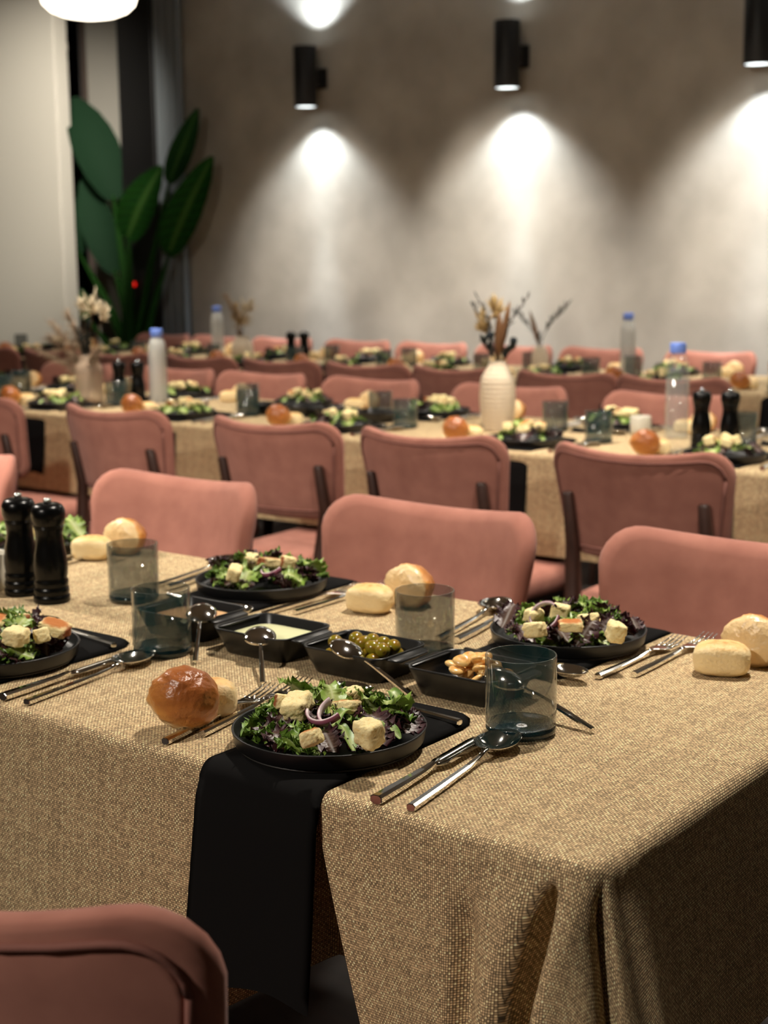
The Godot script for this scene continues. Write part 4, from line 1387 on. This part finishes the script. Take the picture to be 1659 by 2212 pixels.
func chair_parts() -> void:
	# local frame: the top of the back is over the origin, the sitter looks to -z
	var line := rounded(0.445, 0.485, 0.28, 0.062, 0.07)
	var base_y := 0.555
	var bend := func(x: float, y: float, w: float) -> Vector3:
		var lean := (0.275 - y) * 0.24
		var z := -lean - 0.072 * pow(x / 0.24, 2)
		var slope := -2 * 0.072 * x / (0.24 * 0.24)
		y += 0.024 * pow(x / 0.24, 2) * pow(maxf(y, 0.0) / 0.28, 2) - 0.006
		var n := Vector3(-slope, 0.22, 1.0).normalized()
		return Vector3(x, base_y + y, z) + n * w
	chair_mesh.bend = bend
	var st := begin()
	cushion(st, line, 0.042, 0.019, bend)
	chair_mesh.back = done(st)
	# welt and raised inner panel on the rear
	st = begin()
	var inner := rounded(0.445 - 0.05, 0.485 - 0.052, 0.28 - 0.05, 0.046, 0.05)
	cushion(st, inner, 0.008, 0.006, func(x: float, y: float, w: float) -> Vector3: return bend.call(x, y + 0.025, w + 0.0190))
	chair_mesh.panel = done(st)
	st = begin()
	var pts := []
	for p in inner:
		pts.append(bend.call(p.x * 1.01, (p.y - 0.1) * 1.01 + 0.1 + 0.025, 0.0225))
	pts.append(pts[0])
	tube(st, pts, [Vector2(0.0034, 0.0034)], 8)
	chair_mesh.welt = done(st)
	# seat
	st = begin()
	var seat := rounded(0.44, 0.47, 0.46, 0.09, 0.06)
	cushion(st, seat, 0.075, 0.03, func(x: float, y: float, w: float) -> Vector3: return Vector3(x, 0.400 + w + 0.006 * (1.0 - pow(x / 0.24, 2)), -0.065 - y))
	chair_mesh.seat = done(st)
	chair_mesh.rear = {}
	chair_mesh.front = {}
	for s in [-1, 1]:
		var x: float = 0.172 * s
		var p_top: Vector3 = bend.call(x, 0.155, 0.031)
		var p_mid: Vector3 = bend.call(x, 0.02, 0.033)
		chair_mesh.rear[s] = tube_mesh([p_top + Vector3(0, 0.004, 0), p_top, p_mid, Vector3(x * 1.02, 0.45, -0.055), Vector3(x * 1.06, 0.22, -0.015), Vector3(x * 1.15, 0.004, 0.055), Vector3(x * 1.15, 0, 0.056)], [Vector2(0.010, 0.008), Vector2(0.0145, 0.011), Vector2(0.019, 0.014), Vector2(0.021, 0.019), Vector2(0.019, 0.017), Vector2(0.013, 0.012), Vector2(0.012, 0.011)], 12, 3.0, Vector3(0, 0.2, 1))
		chair_mesh.front[s] = tube_mesh([Vector3(x * 1.02, 0.37, -0.47), Vector3(x * 1.06, 0.2, -0.475), Vector3(x * 1.1, 0, -0.485)], [Vector2(0.020, 0.018), Vector2(0.017, 0.016), Vector2(0.012, 0.011)], 12, 3.0, Vector3(0, 0, 1))
	st = begin()
	box(st, Vector3(-0.19, 0.340, -0.46), Vector3(0.19, 0.370, -0.075), 0.004)
	chair_mesh.frame = done(st)

var chair0: Node3D

func chair(x: float, z: float, turn: float, label: String, group: String) -> void:
	if chair0 == null:
		chair_parts()
		chair0 = thing("dining_chair", label, "chair", Vector3(x, 0, z), turn, group)
		put("backrest", chair_mesh.back, M.velvet, chair0)
		put("back_panel", chair_mesh.panel, M.velvet, chair0)
		put("piping", chair_mesh.welt, M.seam, chair0)
		put("seat", chair_mesh.seat, M.velvet, chair0)
		put("seat_frame", chair_mesh.frame, M.wood, chair0)
		for s in [-1, 1]:
			put("leg", chair_mesh.rear[s], M.wood, chair0)
			put("leg", chair_mesh.front[s], M.wood, chair0)
		return
	dup(chair0, "dining_chair", label, Vector3(x, 0, z), turn, group)

func chairs() -> void:
	chair(-0.937, -0.59, 0.20, "pink velvet chair seen from behind in the bottom left corner", "")
	var r1 := ["partly hidden behind the right salad at the right edge", "in the middle behind the bread and the tumbler", "behind the bread beside the pepper mills", "cut off by the left edge of the picture"]
	var x1 := [-0.99, -1.612, -2.28, -3.07]
	var z1 := [-2.26, -2.26, -2.25, -2.26]
	for i in 4:
		chair(x1[i], z1[i], PI, "pink velvet chair facing us, " + r1[i], "")
	var x2 := [-1.70, -2.335, -2.90, -3.59, -4.32]
	for i in 5:
		chair(x2[i], -3.13, [0.02, 0.0, 0.03, -0.02, 0.02][i], "pink velvet chair at middle table, seen from behind, %s from right" % ORD[i], "")
	var x3 := [-2.29, -2.93, -3.57, -4.15, -4.66, -5.30]
	for i in 6:
		chair(x3[i], -4.56, PI + [0.0, 0.03, -0.02, 0.02, 0, 0][i], "pink velvet chair, far side of middle table, %s from right" % ORD[i], "")
	var x4 := [-2.62, -3.10, -3.65, -4.14, -4.66, -5.19, -5.75, -6.30, -6.85]
	for i in 9:
		chair(x4[i], -5.12, [0.04, 0.0, -0.03, 0.02, 0, 0, 0, 0, 0][i], "shaded pink chair at back table, seen from behind, %s from right" % ORD[i], "")
	var x5 := [-2.60, -3.15, -3.75, -4.28, -4.82, -5.35, -5.93, -6.45, -6.95]
	for i in 9:
		chair(x5[i], -6.68, PI, "pink chair between back table and plaster wall, %s from right" % ORD[i], "")

# ------------------------------------------------------------------ the big plant
func plant_leaf(tip: Vector3, base: Vector3, wide: float, face: Vector3, dark: float) -> ArrayMesh:
	var st := begin()
	var n := 20
	var grid := []
	var dir := tip - base
	var side := dir.cross(face).normalized()
	var up := side.cross(dir).normalized()
	for i in n + 1:
		var v := float(i) / n
		var w := wide * pow(sin(PI * clampf(pow(v, 0.85) * 0.94 + 0.05, 0, 1)), 0.65)
		var row := []
		for j in 9:
			var u := j / 4.0 - 1
			var p := base + dir * v + side * u * w + up * (0.35 * w * u * u + 0.05 * sin(v * PI)) + up * 0.006 * sin(v * 40 + u * 3) * absf(u)
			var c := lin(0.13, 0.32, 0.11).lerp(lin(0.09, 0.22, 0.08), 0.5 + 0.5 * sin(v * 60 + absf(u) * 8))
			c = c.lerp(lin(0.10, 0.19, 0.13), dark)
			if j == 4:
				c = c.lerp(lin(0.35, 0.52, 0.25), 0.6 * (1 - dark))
			row.append([p, c])
		grid.append(row)
	for i in n:
		for j in 8:
			for q in [[i, j], [i, j + 1], [i + 1, j + 1], [i, j], [i + 1, j + 1], [i + 1, j]]:
				st.set_color(grid[q[0]][q[1]][1])
				st.add_vertex(grid[q[0]][q[1]][0])
	return done(st)

func plant() -> void:
	var root := Vector3(-7.42, 0, -6.72)
	var o := thing("potted_plant", "tall plant with big green paddle leaves before the black column", "plant", root)
	put("pot", lathe_mesh([[0.02, 0.002], [0.13, 0.002], [0.14, 0.01], [0.17, 0.34], [0.172, 0.36], [0.16, 0.36], [0.155, 0.33], [0.02, 0.33]], 36, true, true), M.pot, o)
	put("soil", lathe_mesh([[0.02, 0.331], [0.154, 0.331], [0.10, 0.338], [0.02, 0.340]], 24), M.soil, o)
	var to := func(x: float, y: float, z: float) -> Vector3: return Vector3(x, y, z) - root
	var eye := Vector3(0.72, 0.05, 0.69)
	var list := [   # tip, base, half width, tone
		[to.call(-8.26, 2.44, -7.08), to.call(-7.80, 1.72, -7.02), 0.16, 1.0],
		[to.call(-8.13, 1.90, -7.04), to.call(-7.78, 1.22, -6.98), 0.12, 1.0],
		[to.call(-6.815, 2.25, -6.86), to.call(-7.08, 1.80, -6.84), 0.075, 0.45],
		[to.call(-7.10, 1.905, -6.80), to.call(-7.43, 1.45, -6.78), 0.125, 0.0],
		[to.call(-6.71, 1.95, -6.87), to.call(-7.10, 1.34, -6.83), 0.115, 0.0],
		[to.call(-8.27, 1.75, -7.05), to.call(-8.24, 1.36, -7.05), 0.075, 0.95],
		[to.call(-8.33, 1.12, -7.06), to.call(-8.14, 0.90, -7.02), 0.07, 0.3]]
	for q in list:
		var face := eye + Vector3(0.25 * sin(q[2] * 90), 0.1, 0)
		put("leaf", plant_leaf(q[0], q[1], q[2], face, q[3]), M.plant, o)
		var st := begin()
		var foot := Vector3(rng.randf_range(0.0, 0.08), 0.335, rng.randf_range(-0.04, 0.04))
		var top: Vector3 = q[1] + (q[0] - q[1]) * 0.04
		st.set_color(lin(0.10, 0.22, 0.08))
		tube(st, [foot, foot.lerp(top, 0.3) + Vector3(-top.x * 0.16, 0, 0), foot.lerp(top, 0.65) + Vector3(-top.x * 0.14, 0, 0), top], [Vector2(0.060, 0.035), Vector2(0.050, 0.030), Vector2(0.030, 0.020), Vector2(0.012, 0.010)], 10)
		put("stalk", done(st), M.plant, o)
